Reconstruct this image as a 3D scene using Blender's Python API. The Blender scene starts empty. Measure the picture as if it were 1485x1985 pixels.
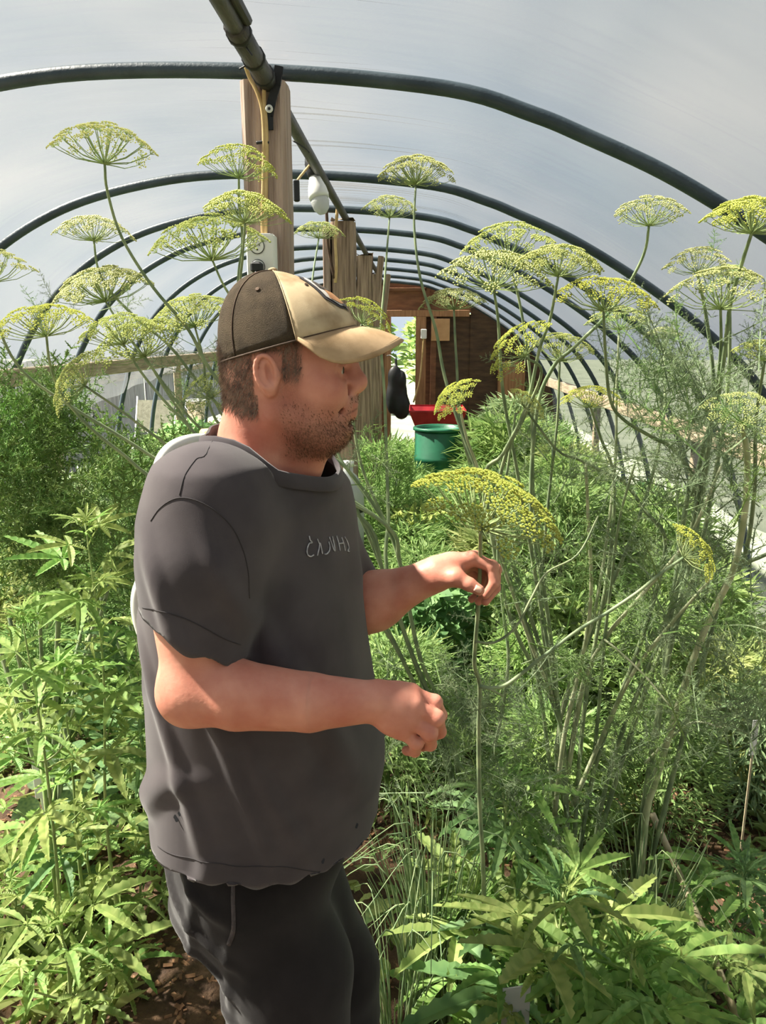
import bpy, bmesh, math, random
import numpy as np
from mathutils import Vector, Matrix, Quaternion

S = bpy.context.scene
COL = S.collection
rnd = random.Random(7)

# ------------------------------------------------------------------ camera
FPX = 1490.0                      # focal length in pixels of the 1485 x 1985 frame
PITCH = math.radians(12.93)       # looking down
YAW = math.radians(2.2)           # turned a little to the left of the greenhouse axis
EYE = np.array([0.0, 0.0, 1.70])
cam_d = bpy.data.cameras.new('camera')
cam = bpy.data.objects.new('camera', cam_d)
COL.objects.link(cam)
cam.location = EYE
cam.rotation_euler = (math.radians(90) - PITCH, 0, YAW)
cam_d.sensor_fit = 'VERTICAL'
cam_d.sensor_height = 24.0
cam_d.lens = FPX / 1985.0 * 24.0
cam_d.clip_start = 0.02
S.camera = cam

# ------------------------------------------------------------------ sky, sun, exposure
w = bpy.data.worlds.new('sky')
S.world = w
w.use_nodes = True
nt = w.node_tree
nt.nodes.clear()
o_ = nt.nodes.new('ShaderNodeOutputWorld')
bg = nt.nodes.new('ShaderNodeBackground')
tc = nt.nodes.new('ShaderNodeTexCoord')
nz = nt.nodes.new('ShaderNodeTexNoise')
nz.inputs['Scale'].default_value = 2.2
nz.inputs['Detail'].default_value = 3
cr = nt.nodes.new('ShaderNodeValToRGB')
cr.color_ramp.elements[0].position = 0.38
cr.color_ramp.elements[0].color = (0.56, 0.68, 0.80, 1)
cr.color_ramp.elements[1].position = 0.62
cr.color_ramp.elements[1].color = (0.95, 0.95, 0.95, 1)
nt.links.new(tc.outputs['Generated'], nz.inputs['Vector'])
nt.links.new(nz.outputs['Fac'], cr.inputs['Fac'])
nt.links.new(cr.outputs['Color'], bg.inputs['Color'])
bg.inputs['Strength'].default_value = 1.02
nt.links.new(bg.outputs['Background'], o_.inputs['Surface'])

sun_d = bpy.data.lights.new('sun', 'SUN')
sun_d.energy = 44.0
sun_d.color = (1.0, 0.93, 0.80)
sun_d.angle = math.radians(2.5)
sun = bpy.data.objects.new('sun', sun_d)
COL.objects.link(sun)
SUNDIR = Vector((-0.61, 0.09, 0.785)).normalized()      # towards the sun: high, from the left
sun.rotation_euler = SUNDIR.to_track_quat('Z', 'Y').to_euler()
sun.location = (-6, 3, 9)

S.view_settings.view_transform = 'Standard'
S.view_settings.look = 'None'
S.view_settings.gamma = 1.0
S.view_settings.use_curve_mapping = False
S.view_settings.exposure = 0.0
S.cycles.max_bounces = 5
S.cycles.diffuse_bounces = 2
S.cycles.glossy_bounces = 2
S.cycles.transmission_bounces = 4
S.cycles.transparent_max_bounces = 6
S.cycles.sample_clamp_indirect = 6.0
S.cycles.use_adaptive_sampling = True
S.cycles.adaptive_threshold = 0.15
S.cycles.adaptive_min_samples = 16
S.cycles.use_light_tree = False

# ------------------------------------------------------------------ helpers
_fw = np.array([-math.sin(YAW) * math.cos(PITCH), math.cos(YAW) * math.cos(PITCH), -math.sin(PITCH)])
_rt = np.array([math.cos(YAW), math.sin(YAW), 0.0])
_up = np.cross(_rt, _fw)


def at(px, py, Y):
    """world point on the ray of a photo pixel at distance Y down the greenhouse"""
    d = _fw + _rt * (px - 742.5) / FPX - _up * (py - 992.5) / FPX
    return EYE + d * (Y / d[1])


def lin(c):
    return tuple((v / 255 / 12.92) if v / 255 <= 0.04045 else ((v / 255 + 0.055) / 1.055) ** 2.4 for v in c)


def mat(name, c1, c2=None, scale=12.0, rough=0.65, bump=0.0, bscale=60.0, metal=0.0, transl=0.0,
        stretch=(1, 1, 1), sss=0.0, spec=0.4, vary=0.0, detail=4.0, lo=0.35, hi=0.65, alpha=None, sheen=0.0):
    m = bpy.data.materials.new(name)
    m.use_nodes = True
    t = m.node_tree
    n = t.nodes
    L = t.links
    b = n['Principled BSDF']
    out = n['Material Output']
    b.inputs['Roughness'].default_value = rough
    b.inputs['Metallic'].default_value = metal
    b.inputs['Specular IOR Level'].default_value = spec
    if sheen:
        b.inputs['Sheen Weight'].default_value = sheen
    c1 = lin(c1) + (1,)
    c2 = lin(c2) + (1,) if c2 else c1
    tcn = n.new('ShaderNodeTexCoord')
    mp = n.new('ShaderNodeMapping')
    mp.inputs['Scale'].default_value = stretch
    L.new(tcn.outputs['Object'], mp.inputs['Vector'])
    nz = n.new('ShaderNodeTexNoise')
    nz.inputs['Scale'].default_value = scale
    nz.inputs['Detail'].default_value = detail
    L.new(mp.outputs['Vector'], nz.inputs['Vector'])
    rp = n.new('ShaderNodeValToRGB')
    rp.color_ramp.elements[0].position = lo
    rp.color_ramp.elements[1].position = hi
    rp.color_ramp.elements[0].color = c1
    rp.color_ramp.elements[1].color = c2
    L.new(nz.outputs['Fac'], rp.inputs['Fac'])
    col = rp.outputs['Color']
    if vary:
        oi = n.new('ShaderNodeObjectInfo')
        hs = n.new('ShaderNodeHueSaturation')
        mr = n.new('ShaderNodeMapRange')
        mr.inputs['To Min'].default_value = 1 - vary
        mr.inputs['To Max'].default_value = 1 + vary
        L.new(oi.outputs['Random'], mr.inputs['Value'])
        L.new(mr.outputs['Result'], hs.inputs['Value'])
        mr2 = n.new('ShaderNodeMapRange')
        mr2.inputs['To Min'].default_value = 0.5 - vary * 0.07
        mr2.inputs['To Max'].default_value = 0.5 + vary * 0.07
        mlt = n.new('ShaderNodeMath')
        mlt.operation = 'FRACT'
        ml2 = n.new('ShaderNodeMath')
        ml2.operation = 'MULTIPLY'
        ml2.inputs[1].default_value = 7.31
        L.new(oi.outputs['Random'], ml2.inputs[0])
        L.new(ml2.outputs[0], mlt.inputs[0])
        L.new(mlt.outputs[0], mr2.inputs['Value'])
        L.new(mr2.outputs['Result'], hs.inputs['Hue'])
        L.new(col, hs.inputs['Color'])
        col = hs.outputs['Color']
    L.new(col, b.inputs['Base Color'])
    if sss:
        b.inputs['Subsurface Weight'].default_value = sss
        b.inputs['Subsurface Radius'].default_value = (0.012, 0.005, 0.003)
        b.inputs['Subsurface Scale'].default_value = 1.0
    if bump:
        nb = n.new('ShaderNodeTexNoise')
        nb.inputs['Scale'].default_value = bscale
        nb.inputs['Detail'].default_value = 3
        L.new(mp.outputs['Vector'], nb.inputs['Vector'])
        bp = n.new('ShaderNodeBump')
        bp.inputs['Strength'].default_value = min(1.0, bump)
        bp.inputs['Distance'].default_value = 0.01
        L.new(nb.outputs['Fac'], bp.inputs['Height'])
        L.new(bp.outputs['Normal'], b.inputs['Normal'])
    if transl:
        tr = n.new('ShaderNodeBsdfTranslucent')
        mx = n.new('ShaderNodeMixShader')
        mx.inputs['Fac'].default_value = transl
        L.new(col, tr.inputs['Color'])
        L.new(b.outputs['BSDF'], mx.inputs[1])
        L.new(tr.outputs['BSDF'], mx.inputs[2])
        L.new(mx.outputs['Shader'], out.inputs['Surface'])
    if alpha is not None:
        b.inputs['Alpha'].default_value = alpha
    return m


def tag(o, label=None, cat=None, group=None, kind=None):
    if label:
        o['label'] = label
    if cat:
        o['category'] = cat
    if group:
        o['group'] = group
    if kind:
        o['kind'] = kind
    return o


def empty(name, loc, label=None, cat=None, group=None):
    o = bpy.data.objects.new(name, None)
    o.empty_display_size = 0.05
    COL.objects.link(o)
    o.location = Vector(loc)
    return tag(o, label, cat, group)


class MB:
    """collects verts and faces in world space and links them as ONE mesh object"""

    def __init__(s):
        s.v = []
        s.f = []

    def box(s, c, d, R=None, bev=0.0):
        c = Vector(c)
        R = R or Matrix.Identity(3)
        k = len(s.v)
        hx, hy, hz = d[0] / 2, d[1] / 2, d[2] / 2
        if bev <= 0:
            for z in (-hz, hz):
                for x, y in ((-hx, -hy), (hx, -hy), (hx, hy), (-hx, hy)):
                    s.v.append(c + R @ Vector((x, y, z)))
            s.f += [(k, k + 3, k + 2, k + 1), (k + 4, k + 5, k + 6, k + 7)]
            for i in range(4):
                j = (i + 1) % 4
                s.f.append((k + i, k + j, k + 4 + j, k + 4 + i))
            return s
        b = min(bev, hx * .9, hy * .9, hz * .9)
        loops = []
        for z, q in ((-hz, b), (-hz + b, 0), (hz - b, 0), (hz, b)):
            lp = []
            for x, y in ((-hx + q, -hy + b + q), (-hx + b + q, -hy + q), (hx - b - q, -hy + q), (hx - q, -hy + b + q),
                         (hx - q, hy - b - q), (hx - b - q, hy - q), (-hx + b + q, hy - q), (-hx + q, hy - b - q)):
                lp.append(len(s.v))
                s.v.append(c + R @ Vector((x, y, z)))
            loops.append(lp)
        s.f.append(tuple(reversed(loops[0])))
        s.f.append(tuple(loops[-1]))
        for a, b2 in zip(loops, loops[1:]):
            for i in range(8):
                j = (i + 1) % 8
                s.f.append((a[i], a[j], b2[j], b2[i]))
        return s

    def tube(s, pts, r, n=8, caps=True, flat=1.0):
        pts = [Vector(p) for p in pts]
        if not hasattr(r, '__len__'):
            r = [r] * len(pts)
        ref = None
        prev = None
        for i, p in enumerate(pts):
            a = pts[max(0, i - 1)]
            b = pts[min(len(pts) - 1, i + 1)]
            t = (b - a)
            if t.length < 1e-9:
                t = Vector((0, 0, 1))
            t.normalize()
            if ref is None:
                ref = t.orthogonal().normalized()
            ref = (ref - t * ref.dot(t))
            if ref.length < 1e-6:
                ref = t.orthogonal()
            ref.normalize()
            bi = t.cross(ref)
            k = len(s.v)
            for j in range(n):
                a_ = 2 * math.pi * j / n
                s.v.append(p + (ref * math.cos(a_) + bi * math.sin(a_) * flat) * r[i])
            if prev is not None:
                for j in range(n):
                    j2 = (j + 1) % n
                    s.f.append((prev + j, prev + j2, k + j2, k + j))
            elif caps:
                s.f.append(tuple(k + j for j in reversed(range(n))))
            prev = k
        if caps:
            s.f.append(tuple(prev + j for j in range(n)))
        return s

    def lathe(s, prof, c, R=None, n=20):
        c = Vector(c)
        R = R or Matrix.Identity(3)
        prev = None
        for (r, z) in prof:
            k = len(s.v)
            for j in range(n):
                a = 2 * math.pi * j / n
                s.v.append(c + R @ Vector((r * math.cos(a), r * math.sin(a), z)))
            if prev is not None:
                for j in range(n):
                    j2 = (j + 1) % n
                    s.f.append((prev + j, prev + j2, k + j2, k + j))
            else:
                s.f.append(tuple(k + j for j in reversed(range(n))))
            prev = k
        s.f.append(tuple(prev + j for j in range(n)))
        return s

    def poly(s, pts):
        k = len(s.v)
        s.v += [Vector(p) for p in pts]
        s.f.append(tuple(range(k, k + len(pts))))
        return s

    def grid(s, P):
        """P[i][j] points"""
        k = len(s.v)
        n, m_ = len(P), len(P[0])
        for row in P:
            s.v += [Vector(p) for p in row]
        for i in range(n - 1):
            for j in range(m_ - 1):
                s.f.append((k + i * m_ + j, k + i * m_ + j + 1, k + (i + 1) * m_ + j + 1, k + (i + 1) * m_ + j))
        return s

    def mesh(s, name, org=(0, 0, 0), smooth=False):
        org = Vector(org)
        me = bpy.data.meshes.new(name)
        me.from_pydata([v - org for v in s.v], [], s.f)
        if smooth:
            me.polygons.foreach_set('use_smooth', [True] * len(me.polygons))
        me.update()
        return me

    def build(s, name, m, parent=None, smooth=False, org=None):
        if org is None:
            org = world_loc(parent) if parent else (0, 0, 0)
        me = s.mesh(name, org, smooth)
        me.materials.append(m)
        o = bpy.data.objects.new(name, me)
        COL.objects.link(o)
        if parent:
            o.parent = parent
        else:
            o.location = Vector(org)
        return o


def world_loc(o):
    p = Vector((0, 0, 0))
    while o is not None:
        p = p + Vector(o.location)
        o = o.parent
    return p


def put(name, me, m, parent, loc, rot=None, scale=1.0):
    """an object that shares mesh data, material on the object"""
    o = bpy.data.objects.new(name, me)
    COL.objects.link(o)
    if parent:
        o.parent = parent
        o.location = Vector(loc) - world_loc(parent)
    else:
        o.location = Vector(loc)
    if rot is not None:
        o.rotation_mode = 'QUATERNION'
        o.rotation_quaternion = rot
    o.scale = (scale,) * 3 if not hasattr(scale, '__len__') else scale
    if m is not None:
        o.material_slots[0].link = 'OBJECT'
        o.material_slots[0].material = m
    return o


def catmull(pts, n=6):
    P = [np.array(p, float) for p in pts]
    if len(P) < 3:
        return [P[0] + (P[-1] - P[0]) * i / n for i in range(n + 1)]
    P = [2 * P[0] - P[1]] + P + [2 * P[-1] - P[-2]]
    out = []
    for i in range(1, len(P) - 2):
        a, b, c, d = P[i - 1:i + 3]
        for k in range(n):
            t = k / n
            out.append(0.5 * ((2 * b) + (c - a) * t + (2 * a - 5 * b + 4 * c - d) * t * t + (3 * b - a - 3 * c + d) * t ** 3))
    out.append(P[-2])
    return out


def rotz(a):
    return Matrix.Rotation(a, 3, 'Z')


# ------------------------------------------------------------------ signed-distance modelling
def smin(a, b, k):
    h = np.maximum(k - np.abs(a - b), 0) / k
    return np.minimum(a, b) - h * h * k * 0.25


class Prim:
    def __init__(s, fn, lo, hi, k, sub=False):
        s.fn, s.lo, s.hi, s.k, s.sub = fn, np.array(lo, float), np.array(hi, float), k, sub


def capsule(a, ra, b, rb, k=0.015, sub=False):
    a = np.array(a, float)
    b = np.array(b, float)
    ab = b - a
    L2 = max(float(ab @ ab), 1e-12)

    def fn(X, Y, Z):
        px, py, pz = X - a[0], Y - a[1], Z - a[2]
        t = np.clip((px * ab[0] + py * ab[1] + pz * ab[2]) / L2, 0, 1)
        return np.sqrt((px - t * ab[0]) ** 2 + (py - t * ab[1]) ** 2 + (pz - t * ab[2]) ** 2) - (ra + (rb - ra) * t)
    R = max(ra, rb)
    return Prim(fn, np.minimum(a, b) - R, np.maximum(a, b) + R, k, sub)


def ellips(c, r, k=0.015, R=None, sub=False):
    c = np.array(c, float)
    r = np.array(r, float)
    M = np.array(R) if R is not None else np.eye(3)      # columns: the local axes

    def fn(X, Y, Z):
        px, py, pz = X - c[0], Y - c[1], Z - c[2]
        u = (px * M[0, 0] + py * M[1, 0] + pz * M[2, 0])
        v = (px * M[0, 1] + py * M[1, 1] + pz * M[2, 1])
        w_ = (px * M[0, 2] + py * M[1, 2] + pz * M[2, 2])
        k0 = np.sqrt((u / r[0]) ** 2 + (v / r[1]) ** 2 + (w_ / r[2]) ** 2)
        k1 = np.sqrt((u / r[0] ** 2) ** 2 + (v / r[1] ** 2) ** 2 + (w_ / r[2] ** 2) ** 2) + 1e-9
        return np.where(k0 < 0.05, -r.min(), k0 * (k0 - 1) / k1)
    e = r.max() if R is not None else r
    return Prim(fn, c - e, c + e, k, sub)


def surface_nets(prims, lo, hi, h):
    lo = np.array(lo, float)
    hi = np.array(hi, float)
    n = np.ceil((hi - lo) / h).astype(int) + 1
    ax = [lo[i] + h * np.arange(n[i]) for i in range(3)]
    F = np.full(n, 0.2, np.float32)
    for p in prims:
        mg = p.k + 2 * h
        i0 = np.clip(np.floor((p.lo - mg - lo) / h).astype(int), 0, n)
        i1 = np.clip(np.ceil((p.hi + mg - lo) / h).astype(int) + 1, 0, n)
        if np.any(i1 <= i0):
            continue
        sl = tuple(slice(a, b) for a, b in zip(i0, i1))
        X = ax[0][sl[0]][:, None, None]
        Y = ax[1][sl[1]][None, :, None]
        Z = ax[2][sl[2]][None, None, :]
        d = p.fn(X, Y, Z)
        if p.sub:
            F[sl] = -smin(-F[sl], d, p.k)
        else:
            F[sl] = smin(F[sl], d, p.k)
    inside = F < 0
    cnt = np.zeros(n - 1, np.int8)
    for dx in (0, 1):
        for dy in (0, 1):
            for dz in (0, 1):
                cnt += inside[dx:n[0] - 1 + dx, dy:n[1] - 1 + dy, dz:n[2] - 1 + dz]
    act = (cnt > 0) & (cnt < 8)
    idx = np.full(n - 1, -1, np.int64)
    cells = np.argwhere(act)
    idx[act] = np.arange(len(cells))
    acc = np.zeros((len(cells), 3))
    num = np.zeros(len(cells))
    corners = [np.array(c) for c in ((0, 0, 0), (1, 0, 0), (0, 1, 0), (1, 1, 0), (0, 0, 1), (1, 0, 1), (0, 1, 1), (1, 1, 1))]
    val = [F[tuple((cells + c).T)] for c in corners]
    for i in range(8):
        for j in range(i + 1, 8):
            if np.abs(corners[i] - corners[j]).sum() != 1:
                continue
            m_ = (val[i] < 0) != (val[j] < 0)
            t = np.where(m_, val[i] / (val[i] - val[j] + 1e-20), 0)
            pos = corners[i][None] + (corners[j] - corners[i])[None] * t[:, None]
            acc += pos * m_[:, None]
            num += m_
    V = lo + h * (cells + acc / np.maximum(num, 1)[:, None])
    faces = []
    for a in range(3):
        b, c = (a + 1) % 3, (a + 2) % 3
        s0 = [slice(None)] * 3
        s1 = [slice(None)] * 3
        s0[a] = slice(0, n[a] - 1)
        s1[a] = slice(1, n[a])
        ch = inside[tuple(s0)] != inside[tuple(s1)]
        E_ = np.argwhere(ch)
        E_ = E_[(E_[:, b] > 0) & (E_[:, c] > 0) & (E_[:, b] < n[b] - 1) & (E_[:, c] < n[c] - 1)]
        if not len(E_):
            continue
        ub = np.eye(3, dtype=int)[b]
        uc = np.eye(3, dtype=int)[c]
        q = np.stack([idx[tuple((E_ - ub - uc).T)], idx[tuple((E_ - uc).T)], idx[tuple(E_.T)], idx[tuple((E_ - ub).T)]], 1)
        flip = ~inside[tuple(E_.T)]
        q[flip] = q[flip][:, ::-1]
        faces.append(q)
    return V, np.concatenate(faces)


def np_mesh(name, V, Fc, org, smooth=True):
    me = bpy.data.meshes.new(name)
    me.from_pydata((V - np.array(org)).tolist(), [], Fc.tolist())
    if smooth:
        me.polygons.foreach_set('use_smooth', [True] * len(me.polygons))
    me.update()
    return me
# ------------------------------------------------------------------ materials of the place
M = {}
M['pipe'] = mat('dark_pipe', (42, 54, 62), (60, 72, 79), 9, 0.45, 0.15, 90, spec=0.4)
M['ridge'] = mat('ridge_pipe', (46, 45, 46), (76, 72, 71), 14, 0.5, 0.2, 60, stretch=(4, .6, 4))
M['post'] = mat('post_wood', (132, 110, 98), (176, 154, 140), 7, 0.8, 0.7, 22, stretch=(7, 7, .45))
M['oldpost'] = mat('old_post_wood', (112, 92, 76), (168, 144, 122), 8, 0.85, 0.9, 18, stretch=(8, 8, .4))
M['ply'] = mat('plywood_brown', (104, 68, 46), (132, 90, 62), 5, 0.75, 0.3, 20, stretch=(1, 1, 4))
M['plyd'] = mat('plywood_dark', (64, 48, 36), (88, 66, 48), 5, 0.8, 0.3, 20, stretch=(1, 1, 4))
M['stud'] = mat('stud_wood', (138, 98, 66), (170, 126, 90), 7, 0.7, 0.3, 20, stretch=(6, 6, .5))
M['railw'] = mat('rail_wood', (132, 118, 98), (176, 160, 136), 8, 0.8, 0.6, 20, stretch=(8, .5, 8))
M['greyboard'] = mat('grey_board', (120, 120, 124), (168, 168, 172), 6, 0.8, 0.4, 20, stretch=(8, 8, .5))
M['white'] = mat('white_plastic', (208, 208, 202), (226, 226, 222), 6, 0.45, spec=0.5)
M['offwhite'] = mat('milky_plastic', (176, 182, 178), (198, 202, 198), 5, 0.4, transl=0.3)
M['black'] = mat('black_plastic', (20, 21, 22), (34, 34, 36), 10, 0.5)
M['tan'] = mat('tan_cord', (176, 146, 96), (200, 172, 122), 20, 0.6)
M['steel'] = mat('grey_steel', (150, 152, 150), (186, 188, 186), 20, 0.35, metal=0.8)
M['card'] = mat('cardboard', (176, 136, 96), (194, 154, 112), 8, 0.8)
M['red'] = mat('red_paint', (150, 30, 40), (178, 46, 54), 8, 0.45)
M['dgreen'] = mat('green_plastic', (24, 84, 60), (34, 100, 72), 8, 0.45)
M['fabric_grey'] = mat('grey_fabric', (116, 116, 100), (136, 136, 120), 30, 0.9, 0.4, 200)
M['soil'] = mat('soil', (50, 36, 26), (104, 80, 58), 16, 0.95, 1.0, 70, detail=8, lo=0.3, hi=0.72)
M['lawn'] = mat('lawn', (78, 86, 70), (102, 108, 92), 1.6, 0.95, 0.8, 30, detail=8)
M['chip'] = mat('wood_chip', (120, 90, 62), (176, 140, 100), 30, 0.9, vary=0.25)

# translucent greenhouse film: cloudy plastic, part of the light goes straight through
fm = bpy.data.materials.new('greenhouse_film')
fm.use_nodes = True
t = fm.node_tree
n = t.nodes
L = t.links
n.clear()
out = n.new('ShaderNodeOutputMaterial')
tr = n.new('ShaderNodeBsdfTransparent')
tr.inputs['Color'].default_value = (0.93, 0.94, 0.95, 1)
tl = n.new('ShaderNodeBsdfTranslucent')
df = n.new('ShaderNodeBsdfDiffuse')
gl = n.new('ShaderNodeBsdfGlossy')
gl.inputs['Roughness'].default_value = 0.22
gl.inputs['Color'].default_value = (0.9, 0.9, 0.9, 1)
tcn = n.new('ShaderNodeTexCoord')
mp = n.new('ShaderNodeMapping')
mp.inputs['Scale'].default_value = (0.8, 4.0, 0.8)
L.new(tcn.outputs['Object'], mp.inputs['Vector'])
nb = n.new('ShaderNodeTexNoise')
nb.inputs['Scale'].default_value = 2.4
nb.inputs['Detail'].default_value = 1
nb.inputs['Distortion'].default_value = 0.8
L.new(mp.outputs['Vector'], nb.inputs['Vector'])
bp = n.new('ShaderNodeBump')
bp.inputs['Strength'].default_value = 0.22
bp.inputs['Distance'].default_value = 0.05
L.new(nb.outputs['Fac'], bp.inputs['Height'])
n2 = n.new('ShaderNodeTexNoise')
n2.inputs['Scale'].default_value = 1.3
n2.inputs['Detail'].default_value = 2
L.new(tcn.outputs['Object'], n2.inputs['Vector'])
rp = n.new('ShaderNodeValToRGB')
rp.color_ramp.elements[0].position = 0.35
rp.color_ramp.elements[0].color = (0.060, 0.068, 0.077, 1)
rp.color_ramp.elements[1].position = 0.68
rp.color_ramp.elements[1].color = (0.084, 0.087, 0.091, 1)
L.new(n2.outputs['Fac'], rp.inputs['Fac'])
for nd in (tl, df):
    L.new(rp.outputs['Color'], nd.inputs['Color'])
    L.new(bp.outputs['Normal'], nd.inputs['Normal'])
L.new(bp.outputs['Normal'], gl.inputs['Normal'])
m1 = n.new('ShaderNodeMixShader')
m1.inputs['Fac'].default_value = 0.25
L.new(tl.outputs['BSDF'], m1.inputs[1])
L.new(df.outputs['BSDF'], m1.inputs[2])
m2 = n.new('ShaderNodeMixShader')
m2.inputs['Fac'].default_value = 0.40
L.new(m1.outputs['Shader'], m2.inputs[1])
L.new(tr.outputs['BSDF'], m2.inputs[2])
m3 = n.new('ShaderNodeMixShader')
m3.inputs['Fac'].default_value = 0.05
L.new(m2.outputs['Shader'], m3.inputs[1])
L.new(gl.outputs['BSDF'], m3.inputs[2])
L.new(m3.outputs['Shader'], out.inputs['Surface'])
M['film'] = fm

# ------------------------------------------------------------------ greenhouse: hoops, film, ridge, rails
PROF = [(-2.50, 0.0), (-2.46, 0.5), (-2.40, 1.0), (-2.28, 1.44), (-2.17, 1.67), (-2.01, 1.89), (-1.79, 2.08), (-1.51, 2.228), (-1.20, 2.315),
        (-0.85, 2.360), (-0.37, 2.355), (0.08, 2.312), (0.30, 2.25), (0.43, 2.20), (0.64, 2.11), (0.86, 1.99),
        (1.08, 1.85), (1.28, 1.70), (1.51, 1.48), (1.72, 1.13), (1.88, 0.7), (1.96, 0.35), (2.0, 0.0)]
prof = catmull([(x, 0, z) for x, z in PROF], 6)
prof = [Vector(p) for p in prof]
HOOPS = [-0.6, 0.85, 2.15, 3.45, 4.35, 5.15, 6.2, 7.05, 8.0, 9.0, 9.9]
hl = {0.85: None, 2.15: 'nearest dark pipe hoop arching over the top of the first wooden post',
      3.45: 'second dark pipe hoop, the one just behind the hanging bulb',
      4.35: 'third dark pipe hoop, crossing at the top of the split second post',
      5.15: 'fourth pipe hoop from the camera, next behind the second post',
      6.2: 'fifth pipe hoop from the camera, over the third post',
      7.05: 'sixth pipe hoop from the camera', 8.0: 'seventh pipe hoop from the camera',
      9.0: 'eighth pipe hoop, second last before the brown end wall',
      9.9: 'last pipe hoop, against the brown end wall'}
for y in HOOPS[2:]:
    mb = MB().tube([p + Vector((0, y, 0)) for p in prof], 0.019, 10)
    o = mb.build('pipe_hoop', M['pipe'], smooth=True, org=(-0.37, y, 0))
    tag(o, hl[y], 'pipe hoop', 'hoops of the greenhouse roof')

# film: a sheet over the hoops, slack and creased between them
i_l = min(range(len(prof)), key=lambda i: (prof[i] - Vector((-2.25, 0, 1.47))).length)
i_r = min(range(len(prof)), key=lambda i: (prof[i] - Vector((1.72, 0, 1.13))).length)
arc = prof[i_l:i_r + 1]
ln = [0]
for a, b in zip(arc, arc[1:]):
    ln.append(ln[-1] + (b - a).length)
NA = 150
arcp = []
for k in range(NA + 1):
    s_ = ln[-1] * k / NA
    j = max(0, min(len(arc) - 2, next((q for q in range(len(ln) - 1) if ln[q + 1] >= s_), len(arc) - 2)))
    u = (s_ - ln[j]) / max(1e-6, ln[j + 1] - ln[j])
    arcp.append(arc[j].lerp(arc[j + 1], u))
YS = np.concatenate([np.arange(-2.6, .8, .05), np.arange(.8, 4.6, 0.013), np.arange(4.6, 10.01, 0.09)])
hy = np.array([-2.2] + HOOPS)
P = []
ridx = min(range(NA + 1), key=lambda i: abs(arcp[i].x + 0.37))
for y in YS:
    k = np.searchsorted(hy, y)
    y0, y1 = (hy[k - 1], hy[min(k, len(hy) - 1)]) if k > 0 else (-2.6, hy[0])
    u = 0.5 if y1 <= y0 else (y - y0) / (y1 - y0)
    sag = math.sin(math.pi * min(1, max(0, u)))
    row = []
    for i, p in enumerate(arcp):
        a = arcp[max(0, i - 1)]
        b = arcp[min(NA, i + 1)]
        tn = (b - a).normalized()
        nrm = Vector((-tn.z, 0, tn.x))
        dr = abs(p.x + 0.37)
        # creases that fan out from the ridge, strongest near it and near the hoops
        wv = math.sin(y * 88 + 7 * math.sin(y * 3.1) + (p.x + .37) * 16 * (u - 0.5)) * 0.0075 * math.exp(-dr * 1.8) * (.4 + .6 * math.sin(y * 7.3 + 2) ** 2)
        wv += math.sin(y * 17 + p.x * 5.0 + 2 * math.sin(p.x * 4 + y)) * 0.004 * math.exp(-max(0, dr - .3) * .9)
        wv += math.sin(p.x * 3.3 + y * 2.1) * 0.006
        row.append(p + Vector((0, y, 0)) + nrm * (0.024 - 0.018 * sag * (0.4 + min(1, dr)) + wv * (0.55 + 0.45 * sag)))
    P.append(row)
film = MB().grid(P).build('ceiling', M['film'], smooth=True)
tag(film, 'cloudy translucent plastic film stretched over the hoops', kind='structure')

# loose skirt of film under the left rail, its lower edge hanging higher further away
mb = MB()
P = []
for y in np.arange(0.4, 10.0, 0.12):
    zb = np.interp(y, [0.4, 3, 4.2, 5.4, 7, 8.9, 10], [0.75, .93, 1.05, 1.19, 1.33, 1.42, 1.44]) + 0.008 * math.sin(y * 9)
    row = []
    for v in range(5):
        z = 1.46 + (zb - 1.46) * v / 4
        row.append((-2.27 - 0.06 * v / 4 + 0.012 * math.sin(y * 7 + v), y, z))
    P.append(row)
o = mb.grid(P).build('wall_left', M['film'], smooth=True)
tag(o, 'loose skirt of pale film hanging below the left side board', kind='structure')
mb = MB()
P = []
for y in np.arange(0.4, 10.0, 0.12):
    P.append([(1.75 + 0.05 * v / 4 + 0.012 * math.sin(y * 6 + v), y, 1.12 - 0.40 * v / 4 - 0.01 * math.sin(y * 5) * v / 4) for v in range(5)])
o = mb.grid(P).build('wall_right', M['film'], smooth=True)
tag(o, 'loose skirt of pale film hanging below the right side board', kind='structure')

o = MB().box((-2.24, 4.6, 1.47), (0.045, 11.0, 0.10), bev=0.006).build('trim_1', M['railw'])
tag(o, 'weathered wooden side board along the left wall', kind='structure')
o = MB().box((1.71, 4.6, 1.13), (0.045, 11.0, 0.11), bev=0.006).build('trim_2', M['railw'])
tag(o, 'weathered wooden side board along the right wall', kind='structure')
for k, y in enumerate((4.9, 7.6)):
    for x, z, sd in ((-2.32, 1.45, 'left'), (1.80, 1.10, 'right')):
        o = MB().box((x, y, z / 2), (0.06, 0.06, z), bev=0.006).build('side_stake', M['railw'], org=(x, y, 0))
        tag(o, '%s weathered wooden stake holding up the %s side board' % (('nearer', 'farther')[k], sd), 'stake', 'stakes under the side boards')

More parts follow.
